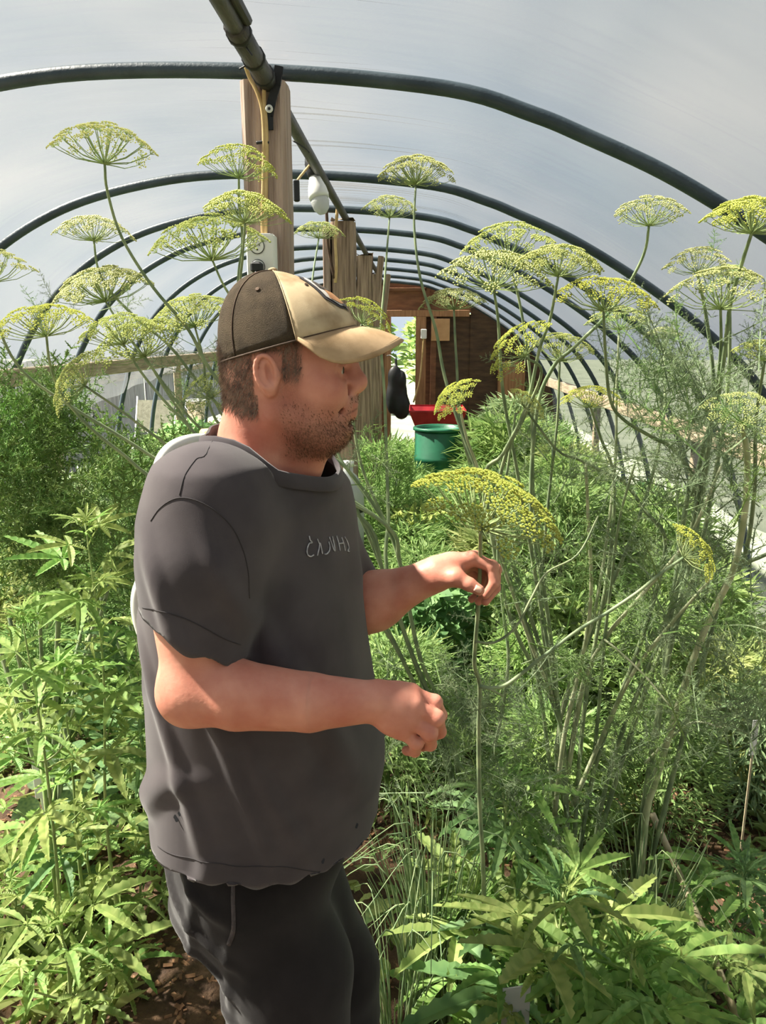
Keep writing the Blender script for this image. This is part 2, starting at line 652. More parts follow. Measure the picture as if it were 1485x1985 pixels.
# ridge pipe with a thicker sleeve joint
t_ = empty('ridge_pipe', (-0.37, 4, 2.31), 'long dark ridge pipe running along the top of the greenhouse', 'pipe')
RX, RZ = -0.37, 2.318
MB().tube([(RX, y, RZ) for y in np.linspace(-2.5, 9.95, 20)], 0.019, 10).build('pipe', M['ridge'], t_, True)
MB().tube([(RX + .026, y, RZ + .008) for y in np.linspace(-2.5, 1.74, 20)], 0.011, 8).build('conduit', M['ridge'], t_, True)
MB().tube([(RX, y, RZ) for y in np.linspace(1.74, 2.10, 4)], [.0245] * 4, 12).build('sleeve', M['ridge'], t_, True)
for y in (1.78, 1.93, 2.05):
    MB().tube([(RX, y - .008, RZ), (RX, y + .008, RZ)], 0.0275, 12).build('clamp', M['black'], t_, True)

# ------------------------------------------------------------------ wooden posts down the middle
PX = -0.385
p1 = empty('wooden_post', (PX, 2.16, 0), 'tall square wooden post nearest the camera, directly behind the man', 'post', 'middle posts')
mb = MB()
rr = random.Random(3)
loops = []
for z in np.linspace(0, 2.325, 16):
    lp = []
    for x, y in ((-.056, -.046), (-.044, -.060), (0, -.064), (.044, -.060), (.056, -.046), (.059, 0), (.056, .046), (.044, .060), (0, .062), (-.044, .060), (-.056, .046), (-.059, 0)):
        lp.append((PX + x + rr.uniform(-.0015, .0015), 2.16 + y + rr.uniform(-.0015, .0015), z))
    loops.append(lp + [lp[0]])
mb.grid(loops)
mb.poly([p for p in loops[-1][:-1]])
mb.build('post', M['post'], p1)
Yf = 2.094
# iron strap and washer bolting the post to the ridge
st = MB()
path = [at(541, 128, Yf - .01), at(536, 165, Yf - .006), at(527, 195, Yf - .004), at(521, 225, Yf - .004), at(522, 252, Yf - .004)]
for a, b in zip(path, path[1:]):
    a, b = Vector(a), Vector(b)
    d = (b - a)
    side = d.cross(Vector((0, 1, 0))).normalized() * (0.0105)
    q = Vector((0, .003, 0))
    st.v += [a - side - q, a + side - q, b + side - q, b - side - q, a - side + q, a + side + q, b + side + q, b - side + q]
    k = len(st.v) - 8
    st.f += [(k, k + 1, k + 2, k + 3), (k + 7, k + 6, k + 5, k + 4), (k, k + 3, k + 7, k + 4), (k + 1, k + 5, k + 6, k + 2)]
st.build('strap', M['black'], p1)
wc = at(522, 211, Yf - .012)
RXm = Matrix.Rotation(math.pi / 2, 3, 'X')
wsh = MB()
wsh.grid([[Vector(wc) + RXm @ Vector((r * math.cos(a), r * math.sin(a), z)) for a in np.linspace(0, 2 * math.pi, 19)]
          for r, z in ((.0035, 0), (.0035, .003), (.0095, .003), (.0095, 0))]).build('washer', M['white'], p1, True)
MB().lathe([(.0034, 0), (.0034, .004), (.001, .0045)], wc, RXm, 10).build('bolt', M['black'], p1, True)

# tan cords coming down the post
for k, (pth, lb) in enumerate((([(476, 128), (484, 150), (497, 175), (507, 205), (511, 240), (512, 290), (511, 345), (509, 420), (509, 455)],
                               'tan cable looping in from the left down the first post'),
                              ([(507, 118), (509, 140), (512, 170), (512, 200), (516, 240), (517, 300), (516, 345), (515, 420), (515, 455)],
                               'tan cable running straight down the first post to the socket box'))):
    pts = catmull([at(x, y, Yf - 0.008 - (0.02 if y < 150 else 0)) for x, y in pth], 5)
    o = MB().tube(pts, 0.0052, 7).build('cable', M['tan'], smooth=True, org=pts[-1])
    tag(o, lb, 'cable', 'tan cables on the first post')
o = MB().tube(catmull([at(x, y, Yf - .008) for x, y in ((497, 277), (505, 276), (513, 275), (521, 277))], 4), .004, 6).build('cable_clip', M['black'], smooth=True, org=at(510, 277, Yf))
tag(o, 'small dark clip holding the tan cables to the post', 'clip')
wires = [([(464, 134), (478, 126), (492, 115), (500, 104)], 1.95), ([(470, 66), (474, 86), (482, 98), (489, 108)], 1.8),
         ([(568, 273), (582, 281), (592, 288), (600, 296)], 2.5)]
for k, (pp, yy) in enumerate(wires):
    o = MB().tube(catmull([at(x, y, yy) for x, y in pp], 5), 0.0022, 5).build('wire', M['black'], smooth=True, org=at(*pp[0], yy))
    tag(o, ('thin dark wire end poking left of the ridge above the post', 'thin dark wire hanging beside the ridge pipe sleeve',
            'thin dark wire running from the first post to the ridge')[k], 'wire')

# socket box with plug
bc = Vector(at(507, 500, 2.055))
ob = empty('outlet_box', bc + Vector((0, 0.03, 0)), 'white double outlet box fixed to the first wooden post behind the cap', 'outlet box')
MB().box(bc + Vector((0, .012, 0)), (.072, .05, .118), bev=.006).build('box', M['white'], ob)
cv = MB().box(bc + Vector((0, -.016, 0)), (.07, .006, .114), bev=.003).build('cover_plate', M['white'], ob)
for dz in (.026, -.024):
    c = bc + Vector((-.006, -.0185, dz))
    r_ = MB().lathe([(.0175, 0), (.0175, .003), (.016, .004)], c, RXm, 20).build('receptacle', M['white'], ob)
    rim = MB().grid([[c + RXm @ Vector((r * math.cos(a), r * math.sin(a), z)) for a in np.linspace(0, 2 * math.pi, 25)] for r, z in ((.0172, .0042), (.019, .0036))])
    rim.build('rim', M['black'], r_)
    for dx, h in ((-.006, .008), (.006, .006)):
        MB().box(c + Vector((dx, -.0045, .004)), (.0018, .002, h)).build('slot', M['black'], r_)
    MB().lathe([(.0024, 0), (.0024, .002)], c + Vector((0, -.0035, -.008)), RXm, 10).build('slot', M['black'], r_)
pc = bc + Vector((-.006, -.034, -.026))
pl = empty('plug', pc, 'black electric plug pushed into the lower outlet of the white box', 'plug')
MB().box(pc, (.03, .028, .026), bev=.005).build('plug_body', M['black'], pl)
MB().tube(catmull([pc + Vector((0, -.012, -.01)), pc + Vector((-.004, -.02, -.05)), pc + Vector((-.01, -.01, -.15)), pc + Vector((-.01, .0, -.5))], 6), .0035, 6).build('cord', M['black'], pl, True)

# second post: weathered, split, with a plank beside it
for (x, y, wx, wy, z, lb, mt) in ((-.385, 4.42, .135, .13, 2.30, 'weathered split post, second from the camera, carrying loose cables', 'oldpost'),
                                  (-.385, 6.25, .13, .13, 2.30, 'third weathered post, half hidden behind the second one', 'oldpost'),
                                  (-.385, 8.05, .13, .13, 2.30, 'fourth post, far back near the brown end wall', 'oldpost')):
    r_ = empty('wooden_post', (x, y, 0), lb, 'post', 'middle posts')
    rr = random.Random(int(y * 100))
    loops = []
    for k in range(15):
        zz = z * k / 14
        lp = []
        for i in range(10):
            a = 2 * math.pi * i / 10
            e = .5
            cx, sy = math.cos(a), math.sin(a)
            lp.append((x + math.copysign(abs(cx) ** e, cx) * wx / 2 + rr.uniform(-.005, .005), y + math.copysign(abs(sy) ** e, sy) * wy / 2 + rr.uniform(-.005, .005), zz))
        loops.append(lp + [lp[0]])
    mb = MB().grid(loops)
    mb.poly([(a_, b_, c_ + rr.uniform(-.0, .03)) for a_, b_, c_ in loops[-1][:-1]])
    mb.build('post', M[mt], r_)
    MB().box((x - wx / 2 - .022, y - .01, z / 2 - .01), (.04, .10, z - .03), bev=.005).build('plank', M['post'], r_)
    if y > 5:
        c0 = Vector((x + .04, y - .07, 2.2))
        MB().box((x + .09, y, 1.95), (.045, .10, .7), Matrix.Rotation(.12, 3, 'Y') , bev=.005).build('brace', M[mt], r_)
for k, pp in enumerate(([(632, 395), (634, 430), (635, 470), (640, 500), (648, 540)], [(655, 395), (652, 430), (650, 470), (652, 510), (650, 548)])):
    pts = catmull([at(x, y, 4.3) for x, y in pp], 5)
    o = MB().tube(pts, .009, 6).build('cable', M['tan'] if k else M['plyd'], smooth=True, org=pts[-1])
    tag(o, ('brown cable hanging crookedly down the second post', 'tan cable hanging down the second post')[k], 'cable')

# bulb hanging in a black socket from the ridge
sc = Vector(at(605, 322, 3.18))
lp_ = empty('hanging_bulb', sc, 'white light bulb in a black socket hanging off the ridge pipe', 'light bulb')
ax = (Vector(at(622, 398, 3.16)) - sc).normalized()
Rb = ax.to_track_quat('Z', 'Y').to_matrix()
MB().lathe([(.012, -.035), (.022, -.03), (.027, -.01), (.027, .025), (.024, .04)], sc, Rb, 16).build('socket', M['black'], lp_, True)
MB().lathe([(.019, .035), (.024, .05), (.036, .085), (.040, .11), (.038, .125)], sc, Rb, 20).build('bulb_base', M['white'], lp_, True)
cl = mat('clear_bulb', (210, 212, 212), (222, 222, 222), 5, 0.15, transl=0.5)
MB().lathe([(.034, .125), (.036, .14), (.030, .165), (.016, .182), (.001, .186)], sc, Rb, 20).build('bulb_globe', cl, lp_, True)
MB().tube(catmull([sc + Vector((0, 0, .02)), sc + Vector((-.01, .02, .05)), Vector((RX, 3.2, RZ))], 5), .004, 6).build('hanger', M['black'], lp_, True)
bx = Vector(at(575, 370, 3.0))
o = empty('switch_box', bx, 'small black inline switch dangling right beside the first post', 'switch')
MB().box(bx, (.022, .02, .075), bev=.004).build('body', M['black'], o)
MB().tube(catmull([bx + Vector((0, 0, .03)), Vector(at(580, 345, 3.02)), Vector(at(592, 330, 3.1)), Vector(at(602, 318, 3.18))], 5), .005, 6).build('cord', M['tan'], o, True)

# ------------------------------------------------------------------ end wall with its door opening
YE = 10.0
tops = [(p.x, p.z) for p in prof]


def topz(x):
    return float(np.interp(x, [a for a, b in tops], [b for a, b in tops]))


wb = MB()


def wallpiece(mb, x0, x1, z0, y=YE, th=.02, inset=.0):
    xs = np.linspace(x0, x1, max(2, int((x1 - x0) / .1) + 2))
    a = [(x, y, z0) for x in xs]
    b = [(x, y, max(z0 + .01, topz(x) - inset)) for x in xs]
    a2 = [(x, y + th, z0) for x in xs]
    b2 = [(x, y + th, max(z0 + .01, topz(x) - inset)) for x in xs]
    mb.grid([a, b])
    mb.grid([b, b2])
    mb.grid([b2, a2])
    mb.grid([a2, a])
    return mb


wall = wallpiece(MB(), -2.48, -.33, 0).build('wall_back', M['ply'])
tag(wall, 'brown plywood end wall with a door opening', kind='structure')
wallpiece(MB(), -.33, .12, 1.98).build('panel', M['ply'], wall)
wallpiece(MB(), .12, .72, 1.98).build('panel', M['ply'], wall)
wallpiece(MB(), .72, 1.98, 0, y=YE + .004).build('panel', M['plyd'], wall)
MB().box((.45, YE + .03, .98), (.62, .02, 1.96)).build('panel', M['plyd'], wall)
for (x0, x1, z0, z1, dy, mt) in ((-.36, .70, 1.93, 2.01, -.05, 'stud'), (.03, .16, 0, 1.93, -.05, 'stud'), (-.36, -.28, 0, 1.93, -.05, 'stud'), (.22, .29, 0, 1.93, -.045, 'ply'),
                                 (-.33, .16, 2.24, 2.28, -.045, 'ply'), (.14, .20, 2.01, 2.30, -.045, 'ply'), (1.08, 1.42, .72, 1.38, -.03, 'stud'), (-1.4, -1.32, 0, 2.25, -.045, 'stud')):
    MB().box(((x0 + x1) / 2, YE + dy, (z0 + z1) / 2), (x1 - x0, .045, z1 - z0), bev=.004).build('beam', M[mt], wall)
o = MB().box((.34, YE - .09, 1.77), (.23, .03, .27), bev=.004).build('cardboard_sheet', M['card'], org=(.34, YE - .09, 1.64))
tag(o, 'tan cardboard sheet tacked under the header of the end wall', 'cardboard')
bx = Vector((.13, YE - .11, 1.72))
o = empty('junction_box', bx, 'small white electric box on the door post of the end wall', 'electric box')
MB().box(bx, (.075, .05, .12), bev=.008).build('box', M['white'], o)
MB().tube(catmull([bx + Vector((0, 0, -.05)), bx + Vector((-.02, -.01, -.3)), bx + Vector((-.05, -.01, -.6)), bx + Vector((-.12, -.02, -.85))], 6), .011, 6).build('cord', M['tan'], o, True)

wf = wallpiece(MB(), -2.48, 1.98, 0, y=-2.62).build('wall_light_block', M['plyd'])  # unseen wall added behind the camera, blocks light so near-facing surfaces go darker
tag(wf, 'unseen plywood end wall added behind the camera to block light', kind='structure')
for x in (-1.6, -.4, .8):
    MB().box((x, -2.58, 1.0), (.09, .045, 2.0), bev=.004).build('beam', M['ply'], wf)

# black bag on the door post, red wheelbarrow, green barrel
bc = Vector((-.19, 9.6, 1.0))
V, Fc = surface_nets([ellips((0, 0, 0), (.12, .08, .22), .03), ellips((.05, 0, -.16), (.11, .09, .16), .04), ellips((-.07, -.02, -.05), (.07, .06, .2), .03), ellips((-.03, -.02, .2), (.09, .06, .14), .04), ellips((.06, -.03, .16), (.05, .05, .12), .02), capsule((-.02, 0, .3), .02, (-.02, 0, .42), .016, .02)], (-.25, -.2, -.45), (.25, .2, .5), .014)
o = bpy.data.objects.new('hanging_bag', np_mesh('hanging_bag', V + np.array(bc), Fc, (bc.x, bc.y, bc.z + .4)))
o.data.materials.append(M['black'])
COL.objects.link(o)
o.location = (bc.x, bc.y, bc.z + .4)
tag(o, 'slack black bag hanging in the door opening of the end wall', 'bag')
o = MB().tube(catmull([(-.33, YE - .08, 1.45), (-.28, 9.72, 1.46), (-.21, 9.6, 1.42)], 4), .008, 6).build('hook', M['steel'], smooth=True, org=(-.33, YE - .08, 1.45))
tag(o, 'steel hook on the door post carrying the black bag', 'hook')

wr = empty('wheelbarrow', (.27, 8.6, 0), 'red wheelbarrow parked in front of the end wall', 'wheelbarrow')
tray = [[(.27 + sx * .30 * k, 8.6 + sy * .36 * k, z) for sx, sy in ((-1, -1), (1, -1), (1, 1), (-1, 1), (-1, -1))] for k, z in ((1, .92), (1.0, .905), (.62, .62))]
mb = MB().grid(tray)
mb.poly(tray[-1][:-1])
tr_ = mb.build('tray', M['red'], wr)
sm = tr_.modifiers.new('s', 'SOLIDIFY')
sm.thickness = .008
for sx in (-1, 1):
    MB().tube([(.27 + sx * .12, 9.3, .38), (.27 + sx * .16, 8.6, .58), (.27 + sx * .24, 7.9, .66)], .017, 8).build('handle', M['stud'], wr, True)
    MB().tube([(.27 + sx * .18, 8.4, .60), (.27 + sx * .2, 8.3, .30), (.27 + sx * .2, 8.2, .015)], .014, 8).build('leg', M['red'], wr, True)
MB().lathe([(.05, -.05), (.16, -.05), (.19, -.03), (.195, 0), (.19, .03), (.16, .05), (.05, .05)], (.27, 9.3, .20), Matrix.Rotation(math.pi / 2, 3, 'Y'), 20).build('wheel', M['black'], wr, True)
o = empty('plastic_barrel', (.24, 6.9, 0), 'dark green plastic barrel standing among the plants', 'barrel')
MB().lathe([(.20, 0), (.215, .02), (.22, .3), (.228, .31), (.228, .34), (.22, .35), (.22, .6), (.228, .61), (.228, .64), (.22, .65), (.215, .86), (.2, .88), (.195, .86), (.19, .80), (.01, .80)], (.24, 6.9, 0), None, 28).build('barrel_body', M['dgreen'], o, True)
MB().lathe([(.222, .872), (.235, .878), (.235, .90), (.222, .905), (.2, .9), (.2, .875)], (.24, 6.9, 0), None, 28).build('rim', M['dgreen'], o, True)

# pale container on the second post
c0 = Vector(at(676, 1000, 4.24))
o = empty('plastic_jug', c0 + Vector((0, .1, .33)), 'milky plastic jug strapped to the second post beside the man\'s chest', 'jug')
MB().lathe([(.075, -.28), (.085, -.27), (.088, -.1), (.088, .10), (.082, .16), (.05, .23), (.028, .25), (.028, .29), (.0, .29)], c0, None, 20).build('jug_body', M['offwhite'], o, True)
MB().lathe([(.033, .285), (.033, .315), (.0, .318)], c0, None, 16).build('cap', M['white'], o, True)
MB().lathe([(.091, .03), (.092, .035), (.092, .055), (.091, .06)], c0, None, 20).build('strap', M['black'], o, True)

# things seen outside below the left side board
o = empty('plank_wall', (-4.3, 9.5, 0), 'grey weathered plank shed wall outside the open left side', 'plank wall')
rr = random.Random(5)
for k in range(34):
    y = 6.2 + k * .42
    MB().box((-4.3 + rr.uniform(-.02, .02), y, .72 + rr.uniform(-.03, .03)), (.03, .40, 1.44), bev=.004).build('plank', M['greyboard'], o)
MB().box((-4.25, 13.2, 1.1), (.05, 14.2, .09)).build('rail', M['railw'], o)
ch = empty('folding_chair', (-2.75, 8.0, 0), 'old folding chair with a grey fabric back outside the left side', 'chair')
cx, cy = -2.75, 8.0
R15 = Matrix.Rotation(-.25, 3, 'X')
MB().box((cx, cy + .16, .86), (.40, .012, .34), R15).build('backrest', M['fabric_grey'], ch)
MB().box((cx, cy - .05, .46), (.40, .38, .015)).build('seat', M['fabric_grey'], ch)
for sx in (-1, 1):
    MB().tube([(cx + sx * .21, cy - .25, .01), (cx + sx * .21, cy + .05, .55), (cx + sx * .21, cy + .24, 1.06)], .012, 8).build('leg', M['steel'], ch, True)
    MB().tube([(cx + sx * .225, cy + .28, .01), (cx + sx * .225, cy + .1, .3), (cx + sx * .225, cy - .22, .50)], .012, 8).build('leg', M['steel'], ch, True)
o = empty('wooden_bench', (-2.95, 10.2, 0), 'low wooden potting bench outside the left side board', 'bench')
for k in range(4):
    MB().box((-3.19 + k * .16, 10.2, .535), (.15, 1.1, .03), bev=.003).build('board', M['railw'], o)
for sx in (-1, 1):
    for sy in (-1, 1):
        MB().box((-2.95 + sx * .24, 10.2 + sy * .48, .26), (.05, .05, .52)).build('leg', M['railw'], o)
bk = empty('white_bucket', (-2.84, 10.1, .552), 'white plastic bucket on the bench seen below the left board', 'bucket')
MB().lathe([(.11, 0), (.12, .005), (.145, .30), (.152, .30), (.152, .325), (.14, .325), (.135, .30), (.105, .02), (.0, .02)], (-2.84, 10.1, .552), None, 24).build('bucket_body', M['white'], bk, True)
MB().tube(catmull([(-2.99, 10.1, .85), (-2.96, 9.98, .78), (-2.84, 9.94, .73), (-2.72, 9.98, .78), (-2.69, 10.1, .85)], 5), .004, 6).build('handle', M['steel'], bk, True)
for k, (x, y) in enumerate(((-3.0, 7.5), (-2.9, 7.0))):
    o = empty('wooden_crate', (x, y, 0), ('slatted wooden crate outside beside the folding chair', 'smaller slatted wooden crate nearest the open left side')[k], 'crate')
    wd = (.42, .36)[k]
    for sy in (-1, 1):
        for j in range(3):
            MB().box((x, y + sy * wd * .45, .08 + j * .13), (wd, .015, .09)).build('slat', M['railw'], o)
            MB().box((x + sy * wd * .5, y, .08 + j * .13), (.015, wd * .9, .09)).build('slat', M['railw'], o)
    MB().box((x, y, .02), (wd, wd * .88, .015)).build('bottom', M['railw'], o)

# ------------------------------------------------------------------ ground
rr = random.Random(11)
xs = np.arange(-2.6, 2.15, 0.06)
ys = np.concatenate([np.arange(-1.5, 3.2, 0.06), np.arange(3.2, 10.4, .25)])
gz = lambda x, y: 0.02 * math.sin(x * 5.1 + y * 3.3) + 0.014 * math.sin(x * 13 - y * 9.1) + 0.008 * math.sin(x * 31 + y * 27)
P = [[(x, y, gz(x, y) * (1 if -2.4 < x < 1.9 else .3) - .02) for x in xs] for y in ys]
fl = MB().grid([[(p[0], p[1], p[2]) for p in row] for row in P]).build('floor', M['soil'], smooth=True)
tag(fl, 'dark brown crumbly soil with mulch', kind='structure')
lw = MB().grid([[(x, y, -.09) for x in np.linspace(-40, 40, 9)] for y in np.linspace(-30, 60, 9)]).build('lawn', M['lawn'])
tag(lw, 'mown grass outside the greenhouse', kind='structure')
# crumbs of mulch on the path
mb = MB()
for _ in range(5200):
    x, y = rr.uniform(-1.5, 1.3), rr.uniform(.9, 2.8)
    s_ = rr.uniform(.003, .011)
    R = Matrix.Rotation(rr.uniform(0, 6.28), 3, 'Z') @ Matrix.Rotation(rr.uniform(-.6, .6), 3, 'X')
    mb.box((x, y, gz(x, y) - .02 + s_ * .2), (s_ * rr.uniform(1, 3.2), s_, s_ * .5), R)
o = mb.build('mulch_crumbs', M['chip'])
tag(o, 'scattered wood chips and crumbs on the soil path', 'mulch', kind='stuff')
# ------------------------------------------------------------------ the man
Hc = at(560, 720, 1.15)                                # centre of the head
ROOT = (float(Hc[0]) - 0.03, 1.18, 0.0)
man = empty('person', ROOT, 'man in tan cap and charcoal t-shirt, in profile, pinching a dill stem', 'person')


def hd(x, y, z):
    return (Hc[0] + x, Hc[1] + y, Hc[2] + z)


A = lambda px, py, Y: tuple(at(px, py, Y))
E3 = np.eye(3)


def ry(a):                                             # tilt in the profile plane, columns = axes
    c, s_ = math.cos(a), math.sin(a)
    return np.array([[c, 0, s_], [0, 1, 0], [-s_, 0, c]])


B = []
# skull and face
B.append(ellips(hd(-.006, 0, .045), (.090, .073, .085), .02))
B.append(ellips(hd(-.030, 0, .010), (.062, .064, .070), .03))
B.append(ellips(hd(.034, 0, -.012), (.058, .060, .080), .025))
B.append(ellips(hd(.030, 0, -.068), (.052, .053, .036), .03, ry(.22)))
for s_ in (-1, 1):
    B.append(capsule(hd(-.012, s_ * .050, -.058), .016, hd(.052, s_ * .024, -.094), .016, .03))     # jaw line
    B.append(ellips(hd(.056, s_ * .040, -.024), (.026, .022, .026), .03))                        # cheek
    B.append(capsule(hd(.081, s_ * .010, .022), .010, hd(.066, s_ * .046, .020), .011, .02))     # brow
B.append(ellips(hd(.068, 0, -.090), (.019, .023, .018), .025))                                    # chin
B.append(ellips(hd(.074, 0, -.050), (.024, .028, .030), .03))                                     # muzzle
for s_ in (-1, 1):
    B.append(ellips(hd(.084, s_ * .031, .004), (.014, .016, .011), .014, sub=True))
    B.append(ellips(hd(.070, s_ * .031, .004), (.0135, .0135, .0125), .004))
    B.append(capsule(hd(.083, s_ * .020, .009), .0028, hd(.076, s_ * .044, .006), .003, .006))  # upper lid
    B.append(capsule(hd(.081, s_ * .021, -.005), .0024, hd(.076, s_ * .043, -.004), .0026, .006))
B.append(capsule(hd(.088, 0, .016), .0085, hd(.1035, 0, -.012), .0105, .02))                       # nose
B.append(ellips(hd(.1035, 0, -.017), (.0105, .0115, .0105), .012))
for s_ in (-1, 1):
    B.append(ellips(hd(.0935, s_ * .0125, -.021), (.0105, .0065, .0085), .009))
    B.append(ellips(hd(.0965, s_ * .0065, -.0305), (.005, .0032, .004), .004, sub=True))
    B.append(capsule(hd(.086, s_ * .0225, -.024), .0022, hd(.076, s_ * .033, -.054), .0022, .016, sub=True))  # cheek fold
B.append(capsule(hd(.0915, -.010, -.046), .0055, hd(.0915, .010, -.046), .0055, .010))              # upper lip
for s_ in (-1, 1):
    B.append(capsule(hd(.0920, s_ * .008, -.0465), .005, hd(.080, s_ * .026, -.0545), .0028, .008))
    B.append(capsule(hd(.0895, s_ * .006, -.060), .0060, hd(.080, s_ * .024, -.0575), .003, .008))
B.append(capsule(hd(.089, -.014, -.0745), .004, hd(.089, .014, -.0745), .004, .012, sub=True))     # under the lower lip
# ears
eh = lambda x, y, z: hd(-.0185 + .80 * (x + .034), y - math.copysign(.001, y), .002 + .80 * (z + .002))
for s_ in (-1, 1):
    e0 = ry(-.18)
    B.append(ellips(eh(-.034, s_ * .072, -.004), (.0155, .010, .0250), .008, e0))
    B.append(ellips(eh(-.030, s_ * .085, -.003), (.0092, .0105, .0160), .003, e0, sub=True))
    B.append(capsule(eh(-.040, s_ * .079, .012), .0020, eh(-.036, s_ * .079, -.016), .0020, .003))
    B.append(ellips(eh(-.024, s_ * .083, -.008), (.0052, .008, .0072), .003, e0, sub=True))
    pr = None
    for k in range(15):
        a = math.radians(-60 + k * 22)
        p = eh(-.034 + .0185 * math.cos(a) - .004 * math.sin(a), s_ * (.0800 + .002 * math.sin(a * .5)), -.002 + .0295 * math.sin(a))
        if pr is not None:
            B.append(capsule(pr, .0030, p, .0030, .003))
        pr = p
    B.append(ellips(eh(-.028, s_ * .0765, -.032), (.0075, .0055, .0085), .006))
    B.append(ellips(eh(-.0155, s_ * .0755, -.008), (.0045, .0050, .0070), .005))
# neck and trunk (mostly under the clothes)
nb_ = A(505, 925, 1.19)
B.append(capsule(hd(-.032, 0, -.035), .060, A(508, 860, 1.17), .061, .03))
B.append(capsule(A(508, 860, 1.17), .061, nb_, .070, .03))
B.append(capsule(hd(.028, 0, -.085), .030, A(585, 905, 1.17), .032, .04))
ShN, ShF = A(400, 985, 1.035), A(590, 985, 1.375)
B.append(capsule(nb_, .060, ShN, .056, .03))
B.append(capsule(nb_, .060, ShF, .056, .03))
B.append(capsule(A(505, 1060, 1.2), .100, A(510, 1250, 1.2), .115, .04))
B.append(capsule(A(510, 1250, 1.2), .115, A(520, 1560, 1.2), .115, .04))
ElN = A(377, 1333, .965)
WrN = A(722, 1360, .955)
B.append(capsule(ShN, .058, A(388, 1195, .99), .054, .03))
B.append(capsule(A(388, 1195, .99), .054, ElN, .047, .035))
B.append(ellips(A(362, 1354, .965), (.030, .030, .032), .03))
B.append(capsule(ElN, .045, A(460, 1347, .955), .047, .02))
B.append(capsule(A(460, 1347, .955), .047, A(600, 1361, .95), .039, .006))
B.append(capsule(A(600, 1361, .95), .039, WrN, .0275, .006))
ElF = A(640, 1200, 1.37)
WrF = A(838, 1116, 1.33)
B.append(capsule(ShF, .060, ElF, .050, .03))
B.append(capsule(ElF, .053, A(725, 1165, 1.35), .050, .03))
B.append(capsule(A(725, 1165, 1.35), .050, WrF, .029, .03))
# near hand: back of the hand to us, fingers curling down and away
kn = [A(796, 1345, .975), A(800, 1368, .956), A(794, 1394, .950), A(778, 1415, .950)]
for k, q in enumerate(kn):
    wq = A(738, 1345 + k * 11, .957 + (.008 if k == 0 else 0))
    B.append(capsule(wq, .017, q, (.0155, .016, .015, .0135)[k], .014))
    if k:
        B.append(capsule(np.array(kn[k - 1]) * .5 + np.array(A(740, 1350 + k * 10, .962)) * .5, .016, np.array(q) * .5 + np.array(wq) * .5, .016, .016))
fin = [[(796, 1345, .975), (842, 1362, .975), (854, 1386, .995), (843, 1402, 1.014)],
       [(800, 1368, .956), (846, 1392, .955), (852, 1418, .978), (836, 1428, 1.0)],
       [(794, 1394, .950), (833, 1421, .948), (834, 1443, .970), (816, 1446, .992)],
       [(778, 1415, .950), (807, 1440, .950), (804, 1456, .968), (788, 1455, .985)]]
for k, f in enumerate(fin):
    r_ = (.0098, .0100, .0095, .0085)[k]
    q = [A(*p) for p in f]
    B.append(capsule(q[0], r_ * 1.22, q[1], r_ * 1.06, .0035))
    B.append(capsule(q[1], r_ * 1.08, q[2], r_ * .95, .0035))
    B.append(capsule(q[2], r_ * .95, q[3], r_ * .82, .0035))
    B.append(ellips(q[1], (r_ * 1.14,) * 3, .004))
th = [A(748, 1375, .985), A(788, 1385, 1.005), A(818, 1384, 1.015), A(836, 1390, 1.020)]
B.append(capsule(th[0], .018, th[1], .0145, .014))
B.append(capsule(th[1], .0125, th[2], .0115, .005))
B.append(capsule(th[2], .0112, th[3], .0092, .005))
# far hand: thumb towards us, pinching the stem against the index finger
B.append(capsule(WrF, .027, A(872, 1098, 1.335), .026, .02))
kf = [A(914, 1083, 1.325), A(920, 1082, 1.348), A(916, 1090, 1.370), A(906, 1100, 1.388)]
for k, q in enumerate(kf):
    B.append(capsule(A(850, 1104 + 2 * k, 1.325 + .012 * k), .019, q, (.0150, .0150, .014, .013)[k], .014))
finf = [[(914, 1083, 1.325), (954, 1098, 1.316), (958, 1130, 1.308), (941, 1153, 1.306)],
        [(920, 1082, 1.348), (960, 1104, 1.343), (960, 1140, 1.332), (941, 1166, 1.322)],
        [(916, 1090, 1.370), (952, 1114, 1.367), (948, 1148, 1.355), (928, 1166, 1.345)],
        [(906, 1100, 1.388), (935, 1124, 1.386), (930, 1150, 1.378), (914, 1162, 1.370)]]
for k, f in enumerate(finf):
    r_ = (.0100, .0100, .0095, .0085)[k]
    q = [A(*p) for p in f]
    B.append(capsule(q[0], r_ * 1.22, q[1], r_ * 1.06, .0035))
    B.append(capsule(q[1], r_ * 1.08, q[2], r_ * .95, .0035))
    B.append(capsule(q[2], r_ * .95, q[3], r_ * .80, .0035))
    B.append(ellips(q[1], (r_ * 1.14,) * 3, .004))
B.append(capsule(A(856, 1120, 1.312), .020, A(884, 1120, 1.296), .0165, .014))
B.append(capsule(A(884, 1120, 1.296), .0150, A(910, 1133, 1.286), .0118, .006))
B.append(capsule(A(910, 1133, 1.286), .0118, A(929, 1144, 1.281), .0096, .005))
# legs (inside the trousers)
KnN, KnF = A(560, 2010, 1.10), A(640, 1960, 1.31)
AnN, AnF = (ROOT[0] + .02, 1.10, .09), (ROOT[0] + .05, 1.32, .09)
HpN, HpF = A(470, 1700, 1.10), A(520, 1700, 1.29)
B.append(capsule(HpN, .085, KnN, .060, .04))
B.append(capsule(HpF, .085, KnF, .060, .04))
B.append(capsule(KnN, .058, AnN, .042, .04))
B.append(capsule(KnF, .058, AnF, .042, .04))

zn = float(at(520, 900, 1.17)[2])                       # level where the fine head meets the body
VV, FF = [], []
off = 0


def region(lo, hi, h):
    global off
    V, Fc = surface_nets(B, lo, hi, h)
    VV.append(V)
    FF.append(Fc + off)
    off += len(V)


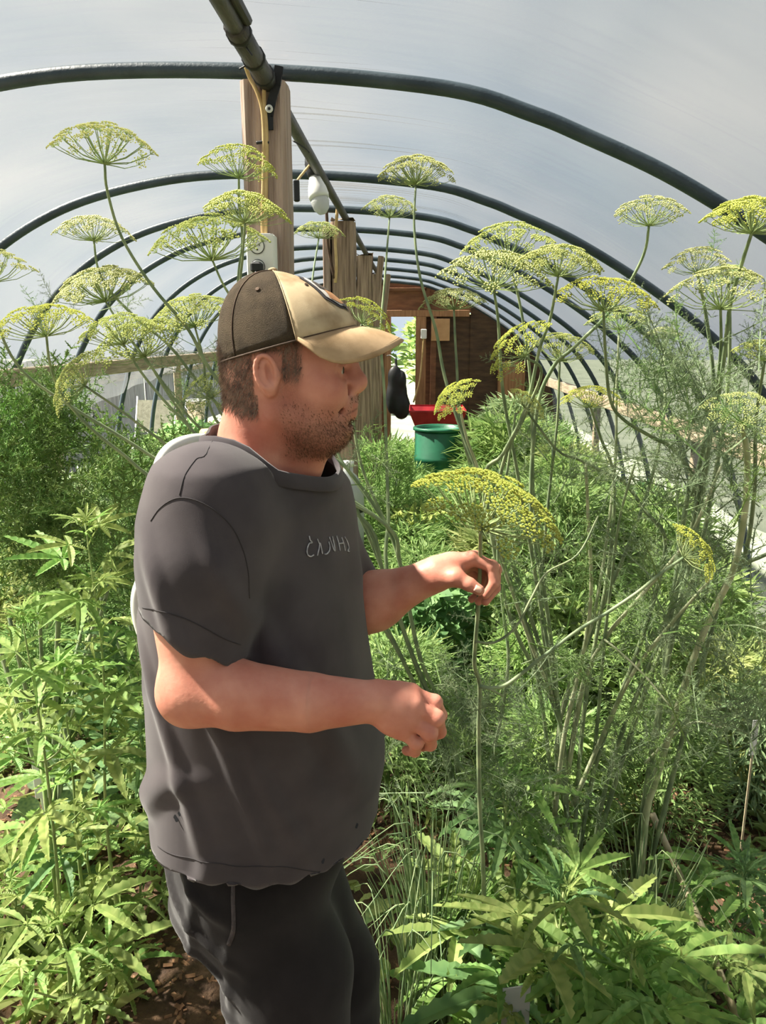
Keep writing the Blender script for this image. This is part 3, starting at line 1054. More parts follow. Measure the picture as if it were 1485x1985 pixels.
region((Hc[0] - .14, Hc[1] - .12, zn), (Hc[0] + .14, Hc[1] + .12, Hc[2] + .15), .0023)
xm = float(at(600, 1361, .95)[0])
zz = float(at(600, 1361, .95)[2])
xf = float(at(760, 1150, 1.35)[0])
region((xm, .90, zz - .13), (xm + .26, 1.06, zz + .10), .0021)
region((xf, 1.25, float(at(760, 1150, 1.35)[2]) - .09), (xf + .25, 1.42, float(at(760, 1150, 1.35)[2]) + .13), .0021)
h4 = .0055
region((-.75, .80, .0), (xm + h4 * 1.0, 1.60, zn + h4), h4)
region((xm - h4, 1.10, float(at(700, 1300, 1.35)[2])), (xf + h4, 1.60, float(at(700, 1060, 1.35)[2])), h4)
V = np.concatenate(VV)
Fc = np.concatenate(FF)

me = np_mesh('body', V, Fc, ROOT)
loc = V - np.array(Hc)                                  # head frame
x_, y_, z_ = loc[:, 0], np.abs(loc[:, 1]), loc[:, 2]
sst = lambda a, b, t: (lambda u: u * u * (3 - 2 * u))(np.clip((t - a) / (b - a), 0, 1))
jaw = sst(-.030, -.058, z_ + .55 * (x_ - .045) * (x_ < .045)) * sst(-.022, .005, x_)     # cheeks, chin and jaw
jaw *= 1 - sst(-.118, -.140, z_)
mous = sst(.070, .084, x_) * sst(-.031, -.036, z_) * sst(-.052, -.048, z_) * sst(.034, .026, y_)
lip_gap_shade = np.exp(-((z_ - (-.0532 - .006 * np.clip(y_ / .03, 0, 1.2) ** 2)) / .0017) ** 2) * sst(.072, .080, x_) * sst(.034, .029, y_)  # shade of the mouth crease, painted as a thin dark line
lips = sst(.078, .086, x_) * sst(-.043, -.0465, z_) * sst(-.0675, -.064, z_) * sst(.027, .022, y_)
side = sst(.032, .018, x_) * sst(-.012, .002, x_) * sst(-.06, -.03, z_) * sst(.05, .058, y_)
beard = np.clip(np.maximum(np.maximum(jaw, mous * .75), side * .8), 0, 1) * (1 - lips) * (1 - lip_gap_shade)
headz = (V[:, 2] > zn)
beard = beard * headz * (.45 + .55 * np.maximum(sst(-.055, -.085, z_) * sst(-.01, .03, x_), mous))
hairm = sst(.034, .022, x_) * sst(-.075, -.045, z_ + .25 * (x_ + .05)) * (1 - sst(.045, .055, z_)) * headz
ear = (np.abs(x_ + .0185) < .021) & (np.abs(z_ - .000) < .030) & (y_ > .0655)
hairm = np.where(ear, 0, hairm) * sst(-.075, -.060, z_)
hairm = np.where((x_ > -.035) & (z_ < -.024), 0, hairm) * np.where(x_ > -.005, sst(-.022, .012, z_), 1)
fore = np.clip(sst(.60, .75, V[:, 0] * 0 + 1), 0, 1)
for nm, arr in (('beard', beard), ('lips', lips * headz), ('hair', hairm), ('mouth_shade', lip_gap_shade * headz)):
    at_ = me.attributes.new(nm, 'FLOAT', 'POINT')
    at_.data.foreach_set('value', arr.astype(np.float32))

sk = bpy.data.materials.new('skin')
sk.use_nodes = True
t = sk.node_tree
n = t.nodes
L = t.links
b = n['Principled BSDF']
b.inputs['Roughness'].default_value = 0.5
b.inputs['Specular IOR Level'].default_value = 0.35
b.inputs['Subsurface Weight'].default_value = 0.12
b.inputs['Subsurface Radius'].default_value = (0.010, 0.004, 0.002)
b.inputs['Subsurface Scale'].default_value = 0.6
tcn = n.new('ShaderNodeTexCoord')
nz = n.new('ShaderNodeTexNoise')
nz.inputs['Scale'].default_value = 22
nz.inputs['Detail'].default_value = 5
L.new(tcn.outputs['Object'], nz.inputs['Vector'])
rp = n.new('ShaderNodeValToRGB')
rp.color_ramp.elements[0].position = .32
rp.color_ramp.elements[0].color = lin((186, 116, 97)) + (1,)
rp.color_ramp.elements[1].position = .70
rp.color_ramp.elements[1].color = lin((208, 146, 125)) + (1,)
L.new(nz.outputs['Fac'], rp.inputs['Fac'])
prev = rp.outputs['Color']
nf = n.new('ShaderNodeTexNoise')
nf.inputs['Scale'].default_value = 420
L.new(tcn.outputs['Object'], nf.inputs['Vector'])
for nm, colr, amt in (('lips', (164, 88, 76), .7), ('hair', (98, 72, 58), .75), ('beard', (98, 66, 48), .64), ('mouth_shade', (92, 44, 38), .8)):
    an = n.new('ShaderNodeAttribute')
    an.attribute_name = nm
    mm = n.new('ShaderNodeMath')
    mm.operation = 'MULTIPLY'
    mm.inputs[1].default_value = amt
    L.new(an.outputs['Fac'], mm.inputs[0])
    f_ = mm.outputs[0]
    if nm in ('hair', 'beard'):
        mr = n.new('ShaderNodeMapRange')
        mr.inputs['From Min'].default_value = .3
        mr.inputs['From Max'].default_value = .65
        mr.inputs['To Min'].default_value = .55
        mr.inputs['To Max'].default_value = 1.2
        L.new(nf.outputs['Fac'], mr.inputs['Value'])
        m2_ = n.new('ShaderNodeMath')
        m2_.operation = 'MULTIPLY'
        m2_.use_clamp = True
        L.new(f_, m2_.inputs[0])
        L.new(mr.outputs['Result'], m2_.inputs[1])
        f_ = m2_.outputs[0]
    mx = n.new('ShaderNodeMixRGB')
    mx.inputs['Color2'].default_value = lin(colr) + (1,)
    L.new(f_, mx.inputs['Fac'])
    L.new(prev, mx.inputs['Color1'])
    prev = mx.outputs['Color']
L.new(prev, b.inputs['Base Color'])
nb = n.new('ShaderNodeTexNoise')
nb.inputs['Scale'].default_value = 190
nb.inputs['Detail'].default_value = 4
L.new(tcn.outputs['Object'], nb.inputs['Vector'])
bp = n.new('ShaderNodeBump')
bp.inputs['Strength'].default_value = .10
bp.inputs['Distance'].default_value = .004
L.new(nb.outputs['Fac'], bp.inputs['Height'])
L.new(bp.outputs['Normal'], b.inputs['Normal'])
me.materials.append(sk)
body = bpy.data.objects.new('body', me)
COL.objects.link(body)
body.parent = man
nrm = np.zeros(len(V) * 3)
me.vertices.foreach_get('normal', nrm)
nrm = nrm.reshape(-1, 3)

# short hairs
rg = np.random.default_rng(4)


def hairs(name, wgt, count, l0, l1, droop, m, fwd=0.0):
    c = np.where(wgt > .2)[0]
    pr = wgt[c] / wgt[c].sum()
    ii = rg.choice(c, count, p=pr)
    mb = MB()
    for i in ii:
        p = Vector(V[i]) + Vector(rg.normal(0, .0012, 3))
        nn = Vector(nrm[i])
        d = (nn * (.75 - droop * .4) + Vector((fwd, 0, -droop)) + Vector(rg.normal(0, .22, 3))).normalized()
        l_ = rg.uniform(l0, l1)
        s1 = d.orthogonal().normalized() * .00042
        s2 = d.cross(s1).normalized() * .00042
        k = len(mb.v)
        mb.v += [p + s1, p - s1 * .5 + s2, p - s1 * .5 - s2, p + d * l_]
        mb.f += [(k, k + 1, k + 3), (k + 1, k + 2, k + 3), (k + 2, k, k + 3)]
    o = mb.build(name, m, man)
    o['kind'] = 'stuff'
    return o


hairs('beard', beard ** 1.6, 3000, .002, .0055, .75, mat('beard_hair', (66, 42, 28), (120, 82, 56), 60, .6), .25)
hairs('hair', hairm, 5200, .006, .012, .9, mat('head_hair', (88, 70, 58), (150, 128, 110), 60, .55), -.25)

# eyes set in the lids
for s_ in (-1, 1):
    c = Vector(hd(.0705, s_ * .031, .0035))
    ey = MB()
    Re = Matrix.Rotation(math.pi / 2, 3, 'Y')
    ey.lathe([(.012 * math.sin(a), .0142 * math.cos(a)) for a in np.linspace(.02, 1.6, 8)][::-1], c, Re, 16)
    eo = ey.build('eye', mat('eye_white', (196, 186, 176), (206, 196, 188), 20, .25), man, True)
    MB().lathe([(.0055, .0132), (.004, .0143), (.0002, .0147)], c, Re, 14).build('iris', mat('iris', (52, 44, 36), (70, 60, 48), 80, .2), eo, True)
# thumb nail and finger nails of the far hand
nl = mat('nail', (226, 176, 156), (236, 190, 170), 30, .35)
for (a, b_, up_) in ((A(922, 1140, 1.2725), A(932, 1145, 1.272), (.0, -1, .35)),):
    a, b_ = Vector(a), Vector(b_)
    d = (b_ - a).normalized()
    u_ = Vector(up_).normalized()
    sd = d.cross(u_).normalized()
    u_ = sd.cross(d)
    P = [[(a + b_) / 2 + d * (.0065 * v) + sd * (.0058 * u * (1 - .25 * v * v * (v > 0))) + u_ * (.0022 - .003 * u * u - .001 * v * v) for u in np.linspace(-1, 1, 7)] for v in np.linspace(-1, 1, 6)]
    o = MB().grid(P).build('thumb_nail', nl, man, True)
    sm = o.modifiers.new('s', 'SOLIDIFY')
    sm.thickness = .0012

# ------------------------------------------------------------------ t-shirt
rows = [(905, 430, 590), (960, 362, 645), (1050, 326, 676), (1150, 316, 693), (1250, 314, 706), (1350, 317, 722), (1430, 320, 735), (1500, 324, 738), (1600, 327, 729), (1700, 329, 714), (1850, 330, 712)]
YC = 1.20
tz, txc, txa = [], [], []
for py, a, b_ in rows:
    p, q = at(a, py, YC), at(b_, py, YC)
    tz.append((p[2] + q[2]) / 2)
    txc.append((p[0] + q[0]) / 2)
    txa.append((q[0] - p[0]) / 2)
tz, txc, txa = map(np.array, (tz[::-1], txc[::-1], txa[::-1]))
tyb = np.interp(tz, [tz[0], tz[4], tz[-2], tz[-1]], [.225, .210, .195, .16])


def torso_fn(X, Y, Z):
    c = np.interp(Z, tz, txc)
    a = np.interp(Z, tz, txa)
    b_ = np.interp(Z, tz, tyb)
    # the shirt is turned a little towards the camera: shear the section
    xx = X - c - .22 * (Y - YC) * np.interp(Z, [tz[0], tz[-1]], [.5, 1.0])
    a2 = np.sqrt(np.maximum(a * a - (.22 * b_ * .8) ** 2, (a * .8) ** 2))
    k0 = (np.abs(xx / a2) ** 2.3 + np.abs((Y - YC) / b_) ** 2.3) ** (1 / 2.3)
    d = (k0 - 1) * np.minimum(a2, b_)
    return np.maximum(d, np.maximum(Z - (tz[-1] - .005), tz[0] - Z)) * .9


lo_t = np.array([txc.min() - .26, YC - .22, tz[0]])
hi_t = np.array([txc.max() + .26, YC + .22, tz[-1]])
T = [Prim(torso_fn, lo_t, hi_t, .05)]
T.append(capsule(A(505, 915, 1.19), .080, A(405, 975, 1.035), .068, .07))
T.append(capsule(A(520, 915, 1.19), .080, A(590, 985, 1.365), .070, .07))
SlE = A(371, 1275, .975)
SlF = A(655, 1150, 1.40)
T.append(capsule(A(520, 842, 1.17), .066, A(510, 905, 1.18), .082, .05))
T.append(capsule(A(590, 985, 1.37), .072, SlF, .074, .03))
# sleeve of the near arm: hem from (272,1190) to (470,1268), closed flat there and opened below
a0, a1 = Vector(A(272, 1186, .975)), Vector(A(470, 1284, .975))
sno = (a1 - a0).cross(Vector((0, -1, .10)))
if sno.z > 0:
    sno = -sno
sno.normalize()
scap = capsule(A(386, 1100, 1.0), .0755, A(364, 1400, .970), .074)


def sleeve_fn(X, Y, Z):
    return np.maximum(scap.fn(X, Y, Z), (X - a0.x) * sno.x + (Y - a0.y) * sno.y + (Z - a0.z) * sno.z)


T.append(capsule(A(403, 980, 1.04), .070, A(386, 1100, 1.0), .0755, .06))
T.append(Prim(sleeve_fn, scap.lo, scap.hi, .018))
V, Fc = surface_nets(T, (-.80, .80, tz[0] - .02), (.12, 1.62, float(at(500, 800, 1.17)[2])), .0056)
# folds, pressed along the normals
me = np_mesh('t_shirt', V, Fc, (0, 0, 0))
nr = np.zeros(len(V) * 3)
me.vertices.foreach_get('normal', nr)
nr = nr.reshape(-1, 3)
X, Y, Z = V.T
wob = np.sin(9 * X + 13 * Y + 7 * Z) + .6 * np.sin(21 * X - 11 * Y + 15 * Z + 1.3)
zt = (Z - tz[0]) / (tz[-1] - tz[0])
chest = np.exp(-((zt - .60) / .16) ** 2) * sst(-.02, .08, X - np.interp(Z, tz, txc))
u1 = X * 52 + Z * 24 + wob * .55
d1 = np.maximum(0, np.sin(u1)) ** 2 * .0050 * chest
low = np.exp(-((zt - .16) / .12) ** 2)
u2 = Z * 44 + X * 24 + wob * .7
d2 = np.maximum(0, np.sin(u2)) ** 2 * .0065 * low * sst(.10, -.06, X - np.interp(Z, tz, txc))
mid = np.exp(-((zt - .42) / .16) ** 2)
d3 = np.maximum(0, np.sin(Z * 38 - X * 20 + wob)) ** 2 * .0055 * mid * sst(.0, -.12, X - np.interp(Z, tz, txc))
slv = np.exp(-((X - SlE[0]) / .11) ** 2) * (Y < 1.09) * sst(.3, .45, zt) * sst(1.0, .85, zt)
d4 = np.maximum(0, np.sin(X * 62 + Z * 16 + wob * .6)) ** 2 * .0045 * slv
d5 = .0016 * wob
hemf = np.sin(np.arctan2(Y - YC, X - np.interp(Z, tz, txc)) * 11 + wob) * .004 * sst(.22, .0, zt)
V = V + nr * (3.4 * d1 + 2.6 * d2 + 2.2 * d3 + 2.4 * d4 + 1.6 * d5 + hemf)[:, None]
bpy.data.meshes.remove(me)
bm = bmesh.new()
vs = [bm.verts.new(v) for v in V]
for f in Fc:
    bm.faces.new([vs[i] for i in f])
bm.normal_update()


def cut(bm, co, no, test):
    """open the shirt: bisect by a plane where test(centre) holds and drop what lies in front of it"""
    co, no = Vector(co), Vector(no).normalized()
    fs = [f for f in bm.faces if test(f.calc_center_median())]
    g = set(fs)
    for f in fs:
        g.update(f.verts)
        g.update(f.edges)
    bmesh.ops.bisect_plane(bm, geom=list(g), plane_co=co, plane_no=no, dist=1e-5)
    kill = [f for f in bm.faces if test(f.calc_center_median()) and (f.calc_center_median() - co).dot(no) > 1e-6]
    bmesh.ops.delete(bm, geom=kill, context='FACES')


sax0, sax1 = Vector(A(386, 1100, 1.0)), Vector(A(364, 1400, .970))
sdir = (sax1 - sax0).normalized()


def in_sleeve(c):
    w_ = c - sax0
    return (w_ - sdir * w_.dot(sdir)).length < .090 and -.009 < (c - a0).dot(sno) < .03


bm.normal_update()
bmesh.ops.delete(bm, geom=[f for f in bm.faces if f.normal.dot(sno) > .45 and in_sleeve(f.calc_center_median())], context='FACES')
b0 = Vector(A(640, 1130, 1.40))
far_arm = lambda c: c.y > 1.395 and c.z < b0.z + .05 and c.z > b0.z - .2
cut(bm, b0, (.2, .1, -1), far_arm)
# neck hole
c0, c1 = Vector(A(438, 846, 1.17)), Vector(A(604, 918, 1.17))
no = (c1 - c0).cross(Vector((0, 1, 0)))
if no.z < 0:
    no = -no
cut(bm, c0, no, lambda c: c.z > c1.z - .05 and abs(c.y - 1.18) < .13)
# hem
hz0, hz1 = at(300, 1672, 1.02)[2], at(712, 1716, 1.02)[2]
hx0, hx1 = at(300, 1672, 1.02)[0], at(712, 1716, 1.02)[0]
hno = Vector((hz1 - hz0, 0, -(hx1 - hx0)))
hno = Vector(((hz1 - hz0), 0, -(hx1 - hx0))).normalized()
cut(bm, (hx0, 1.2, hz0), hno, lambda c: c.z < hz0 + .06)
loose = [v for v in bm.verts if not v.link_faces]
bmesh.ops.delete(bm, geom=loose, context='VERTS')
bm.verts.ensure_lookup_table()
# keep the largest island
seen = set()
isl = []
for v in bm.verts:
    if v in seen:
        continue
    stk = [v]
    comp = []
    seen.add(v)
    while stk:
        q = stk.pop()
        comp.append(q)
        for e in q.link_edges:
            o2 = e.other_vert(q)
            if o2 not in seen:
                seen.add(o2)
                stk.append(o2)
    isl.append(comp)
isl.sort(key=len)
for comp in isl[:-1]:
    bmesh.ops.delete(bm, geom=comp, context='VERTS')
# collect the open rims before thickening, fray them a little
rims = [e for e in bm.edges if e.is_boundary]
rim_v = {v for e in rims for v in e.verts}
nbv = {}
for e in rims:
    nbv.setdefault(e.verts[0], []).append(e.verts[1])
    nbv.setdefault(e.verts[1], []).append(e.verts[0])
for _ in range(10):
    new = {v: (v.co + sum((q.co for q in nb2), Vector()) / len(nb2)) / 2 for v, nb2 in nbv.items()}
    for v, p in new.items():
        v.co = p
for v in rim_v:
    if v.co.z < hz0 + .05:
        v.co.z += .004 * math.sin(v.co.x * 90 + v.co.y * 70) + .003 * math.sin(v.co.x * 37)
    elif v.co.z < a0.z + .04:
        v.co.z += .003 * math.sin(v.co.x * 110 + v.co.y * 60)
rim_pts = [v.co.copy() for v in rim_v]
me = bpy.data.meshes.new('t_shirt')
for v in bm.verts:
    v.co -= Vector(ROOT)
bm.to_mesh(me)
bm.free()
me.polygons.foreach_set('use_smooth', [True] * len(me.polygons))
M['shirt'] = mat('charcoal_cotton', (62, 57, 60), (77, 71, 73), 9, .92, .10, 1100, spec=.15, sheen=.15)
me.materials.append(M['shirt'])
shirt = bpy.data.objects.new('t_shirt', me)
COL.objects.link(shirt)
shirt.parent = man
sm = shirt.modifiers.new('thick', 'SOLIDIFY')
sm.thickness = .0028
sm.offset = -1
# ribbed collar along the neck hole
neck = [p for p in rim_pts if p.z > c1.z - .03]
cen = sum(neck, Vector()) / len(neck)
neck.sort(key=lambda p: math.atan2(p.y - cen.y, p.x - cen.x))
ng = []
for k in range(40):
    a = -math.pi + 2 * math.pi * (k + .5) / 40
    near_ = [p for p in neck if abs((math.atan2(p.y - cen.y, p.x - cen.x) - a + math.pi) % (2 * math.pi) - math.pi) < .14]
    if near_:
        ng.append(sum(near_, Vector()) / len(near_))
rings = []
for k in range(len(ng) + 1):
    p = ng[k % len(ng)]
    outw = Vector((p.x - cen.x, p.y - cen.y, 0)).normalized()
    up_ = Vector((0, 0, 1)) + Vector((c1.x - c0.x, 0, 0)) * 0
    rings.append([p + outw * .008 + up_ * -.014, p + outw * .010 + up_ * -.010, p + outw * .006, p + outw * .002 + up_ * .007, p - outw * .0015 + up_ * .008, p - outw * .002 + up_ * .0, p + outw * .001 - up_ * .012])
MB().grid(rings).build('collar', M['shirt'], shirt, True, org=ROOT)
# lettering across the chest, laid onto the shirt
dg = bpy.context.evaluated_depsgraph_get()
from mathutils.bvhtree import BVHTree
sv = [v.co + Vector(ROOT) for v in me.vertices]
tree = BVHTree.FromPolygons(sv, [tuple(p.vertices) for p in me.polygons])


def on_shirt(px, py, lift=.0012):
    d = Vector(at(px, py, 1.2)) - Vector(EYE)
    hit = tree.ray_cast(Vector(EYE), d.normalized())
    if hit[0] is None:
        return None
    nn = hit[1]
    if nn.dot(d) > 0:
        nn = -nn
    return hit[0] + nn * lift


M['print'] = mat('grey_print', (150, 148, 150), (196, 194, 196), 160, .8)
let = [[(598, 1039), (600, 1047), (604, 1052), (598, 1054), (594, 1066), (595, 1075), (601, 1079), (607, 1076)],
       [(614, 1077), (617, 1064), (619, 1053), (621, 1060), (624, 1074)], [(614, 1045), (616, 1050), (619, 1056)],
       [(636, 1050), (638, 1060), (637, 1068), (632, 1074), (628, 1074)],
       [(637, 1041), (641, 1052), (646, 1066), (648, 1067), (646, 1054), (643, 1040)],
       [(651, 1039), (655, 1052), (658, 1068)], [(661, 1042), (665, 1054), (668, 1068)], [(655, 1054), (664, 1053)],
       [(667, 1041), (672, 1050), (675, 1062), (673, 1068), (676, 1069)]]
lt = MB()
for stroke in let:
    pts = [on_shirt(*p) for p in stroke]
    pts = [p for p in pts if p is not None]
    if len(pts) > 1:
        lt.tube(catmull(pts, 4), .0011, 6)
o = lt.build('lettering', M['print'], shirt, True, org=ROOT)
o['label'] = 'worn pale lettering across the chest'
# shoulder and sleeve seams, hem stitching
M['seam'] = mat('dark_seam', (46, 43, 45), (58, 54, 56), 30, .9)
for pth in ([(432, 850), (405, 868), (380, 890), (360, 918), (348, 960)], [(292, 1010), (310, 985), (342, 966), (380, 970), (420, 992), (450, 1022), (470, 1062), (480, 1100), (484, 1160)],
            [(276, 1178), (310, 1185), (350, 1196), (390, 1214), (430, 1236), (466, 1250)], [(306, 1640), (340, 1658), (400, 1672), (460, 1680), (540, 1680), (620, 1690), (700, 1690)]):
    pts = [on_shirt(*p, lift=.0004) for p in pth]
    pts = [p for p in pts if p is not None]
    pts = [on_p for on_p in catmull(pts, 5)]
    q = []
    for p in pts:
        r_ = tree.find_nearest(Vector(p))
        q.append(r_[0] + (Vector(EYE) - r_[0]).normalized() * .0004)
    MB().tube(q, .0008, 5).build('seam', M['seam'], shirt, True, org=ROOT)
for (px, py, s_) in ((343, 1585, .004), (625, 1668, .003), (690, 1600, .003), (349, 1577, .0025)):
    p = on_shirt(px, py, .0008)
    if p is not None:
        q = on_shirt(px + 3, py, .0008) or p
        nn = (Vector(EYE) - p).normalized()
        R = nn.to_track_quat('Z', 'Y').to_matrix()
        k = MB()
        k.poly([p + R @ Vector((s_ * math.cos(a) * (1 + .3 * math.sin(3 * a)), s_ * 1.5 * math.sin(a), .0003)) for a in np.linspace(0, 6.28, 12)[:-1]])
        k.build('worn_hole', M['black'], shirt, org=ROOT)

# ------------------------------------------------------------------ trousers and boots
tr_rows = [(1610, 305, 712), (1680, 316, 716), (1740, 328, 720), (1800, 350, 722), (1870, 376, 724), (1985, 432, 724)]
J = []
J.append(ellips(A(520, 1610, 1.20), (.150, .165, .12), .05))
J.append(capsule(A(482, 1690, 1.125), .108, A(560, 1880, 1.12), .100, .05))
J.append(capsule(A(560, 1880, 1.12), .100, KnN, .092, .05))
J.append(capsule(KnN, .092, (AnN[0], AnN[1], .16), .082, .05))
J.append(capsule((AnN[0], AnN[1], .16), .082, (AnN[0], AnN[1], .05), .084, .02))
J.append(capsule(A(545, 1690, 1.285), .118, A(628, 1880, 1.30), .102, .05))
J.append(capsule(A(628, 1880, 1.30), .102, KnF, .09, .05))
J.append(capsule(KnF, .09, (AnF[0], AnF[1], .16), .082, .05))
J.append(capsule((AnF[0], AnF[1], .16), .082, (AnF[0], AnF[1], .05), .084, .02))
J.append(ellips(A(448, 1690, 1.20), (.10, .14, .11), .06))
V, Fc = surface_nets(J, (-.7, .85, .0), (.25, 1.6, float(at(500, 1560, 1.2)[2])), .0075)
me = np_mesh('trousers', V, Fc, (0, 0, 0))
nr = np.zeros(len(V) * 3)
me.vertices.foreach_get('normal', nr)
nr = nr.reshape(-1, 3)
bpy.data.meshes.remove(me)
X, Y, Z = V.T
wob = np.sin(11 * X + 9 * Y + 10 * Z) + .6 * np.sin(23 * X - 14 * Y + 12 * Z + .7)
back = sst(.02, -.06, X - np.interp(Z, [.4, .9], [ROOT[0] - .02, ROOT[0] - .06]))
d = (np.maximum(0, np.sin(Z * 70 + X * 46 + wob * 1.3)) ** 2 * .0075 + np.maximum(0, np.sin(X * 70 - Z * 24 + wob)) ** 2 * .006) * back + .0018 * wob
V = V + nr * d[:, None]
me = np_mesh('trousers', V, Fc, ROOT)
M['trouser'] = mat('black_trouser', (24, 22, 23), (37, 34, 35), 10, .95, .12, 900, spec=.12, sheen=.15)
me.materials.append(M['trouser'])
trs = bpy.data.objects.new('trousers', me)
COL.objects.link(trs)
trs.parent = man
tt = BVHTree.FromPolygons([v.co + Vector(ROOT) for v in me.vertices], [tuple(p.vertices) for p in me.polygons])


def on_tr(px, py, lift):
    d_ = (Vector(at(px, py, 1.1)) - Vector(EYE)).normalized()
    h_ = tt.ray_cast(Vector(EYE), d_)
    return None if h_[0] is None else h_[0] - d_ * lift


pts = [on_tr(*p, -.0018) for p in ((453, 1705), (452, 1740), (453, 1775), (452, 1805), (444, 1830))]
pts = [p for p in pts if p is not None]
o = MB().tube(catmull(pts, 5), .0040, 8).build('pocket_edge', mat('faded_twill', (58, 54, 56), (78, 72, 73), 60, .95, .4, 300), trs, True, org=ROOT)
M['boot'] = mat('dark_boot', (34, 30, 26), (54, 46, 38), 20, .7, .3, 60)
for (an, s_) in ((AnN, 0), (AnF, 1)):
    c = np.array(an)
    V, Fc = surface_nets([capsule(c + (-.03, 0, .06), .055, c + (-.03, 0, -.03), .05, .03), capsule(c + (-.03, 0, -.045), .046, c + (.10, 0, -.048), .044, .04), ellips(c + (.14, 0, -.05), (.07, .05, .042), .04)],
                         c - (.2, .12, .0895), c + (.26, .12, .16), .009)
    me = np_mesh('boot', V, Fc, ROOT)
    me.materials.append(M['boot'])
    o = bpy.data.objects.new('boot', me)
    COL.objects.link(o)
    o.parent = man

# ------------------------------------------------------------------ cap
M['cap_front'] = mat('tan_canvas', (150, 128, 98), (190, 170, 138), 26, .9, .10, 900, spec=.15, lo=.3, hi=.6)
M['cap_back'] = mat('brown_mesh', (72, 61, 47), (90, 77, 60), 40, .85, .8, 900, spec=.2)
M['brim'] = mat('tan_brim', (158, 132, 100), (192, 164, 130), 22, .88, .10, 900, spec=.15)
M['brim_under'] = M['brim']


def cap_pt(th, s_, lift=0.0):
    ct, st_ = math.cos(th), math.sin(th)
    x0, y0 = .001 + .100 * ct, .087 * st_
    z0 = .0375 + .265 * x0
    p_ = 1.95 - .25 * ct
    r = max(0.0, 1 - s_ ** p_) ** (1 / p_)
    ap = (-.020, 0, .1425)
    cx_ = .001 + (ap[0] - .001) * s_
    dome = math.sin(s_ * math.pi) * .0
    x = cx_ + (.100 + lift) * ct * r
    y = (.087 + lift) * st_ * r
    z = z0 + (ap[2] + lift * .8 - z0) * s_
    return Vector(hd(x, y, z))


def panel(t0, t1, nn, m, name, par, lift=0):
    P = []
    for j in range(15):
        s_ = math.sin(j / 14 * math.pi / 2)
        P.append([cap_pt(t0 + (t1 - t0) * i / nn, min(s_, .9995), lift) for i in range(nn + 1)])
    return MB().grid(P).build(name, m, par, True, org=ROOT)


D = math.radians
cap = panel(D(76), D(284), 40, M['cap_back'], 'cap', man)
cap['label'] = 'dirty tan trucker cap with brown mesh back'
for o in (cap, panel(D(-76), D(76), 32, M['cap_front'], 'front_panel', cap, .0006)):
    sm = o.modifiers.new('s', 'SOLIDIFY')
    sm.thickness = .002
    sm.offset = -1
for a in (76, -76, 130, -130, 180):
    MB().tube([cap_pt(D(a), min(.9995, math.sin(j / 14 * math.pi / 2)), .0008) for j in range(15)], .0008, 5).build('seam', M['plyd'] if abs(a) > 100 else M['cap_front'], cap, True, org=ROOT)
MB().tube([cap_pt(D(a), .012, .0006) for a in np.linspace(76, 284, 40)], .0016, 6).build('sweatband', M['plyd'], cap, True, org=ROOT)
MB().lathe([(.007, 0), (.0065, .003), (.003, .0045), (.0002, .005)], cap_pt(0, .9999, .0), None, 14).build('button', M['cap_front'], cap, True, org=ROOT)
for a in (38, -38, 104, -104):
    q = cap_pt(D(a), .74, .001)
    qn = (cap_pt(D(a), .74, .01) - q).normalized()
    R = qn.to_track_quat('Z', 'Y').to_matrix()
    MB().lathe([(.0034, 0), (.0030, .0008), (.0012, .0004)], q, R, 10).build('eyelet', M['plyd'], cap, True, org=ROOT)
# brim: arched, drooping at the sides
P = []
for i in range(33):
    u = -1 + 2 * i / 32
    th = u * D(74)
    q = cap_pt(th, .0, .001) - Vector(Hc)
    Lb = .070 * max(0.0, math.cos(u * math.pi / 2)) ** .5
    row = []
    for j in range(10):
        v = j / 9
        x = q.x - .002 + Lb * v
        y = q.y * (1 + .03 * v)
        z = q.z - .020 * v * min(1, Lb / .035) - .038 * (q.y / .083) ** 2 * v * (Lb / .07) + .004 * math.sin(v * math.pi)
        row.append(Vector(hd(x, y, z)))
    P.append(row)
br = MB().grid(P).build('brim', M['brim'], cap, True, org=ROOT)
sm = br.modifiers.new('s', 'SOLIDIFY')
sm.thickness = .0034
sm.offset = 0
for k in range(5):
    v = .3 + .15 * k
    MB().tube([Vector(row[0]).lerp(Vector(row[-1]), v) + Vector((0, 0, .0021 + .0012)) for row in P[3:-3]], .0004, 4).build('stitching', M['cap_front'], br, True, org=ROOT)
MB().tube([row[0] + Vector((0, 0, .002)) for row in P[1:-1]], .0009, 6).build('seam', M['plyd'], br, True, org=ROOT)
# badge: dark rimmed shield with a small landscape
hexa = [(-34, .52), (-30, .86), (0, .93), (30, .86), (34, .52), (21, .34), (0, .27), (-21, .34)]


def badge(pts, lift, m, name, par):
    c = (sum(p[0] for p in pts) / len(pts), sum(p[1] for p in pts) / len(pts))
    rings_ = []
    dense = []
    for k in range(len(pts)):
        a, b_ = pts[k], pts[(k + 1) % len(pts)]
        dense += [(a[0] + (b_[0] - a[0]) * q / 4, a[1] + (b_[1] - a[1]) * q / 4) for q in range(4)]
    for f_ in (1, .75, .5, .25, .02):
        rings_.append([cap_pt(D(c[0] + (p[0] - c[0]) * f_), c[1] + (p[1] - c[1]) * f_, lift) for p in dense + dense[:1]])
    return MB().grid(rings_).build(name, m, par, True, org=ROOT)


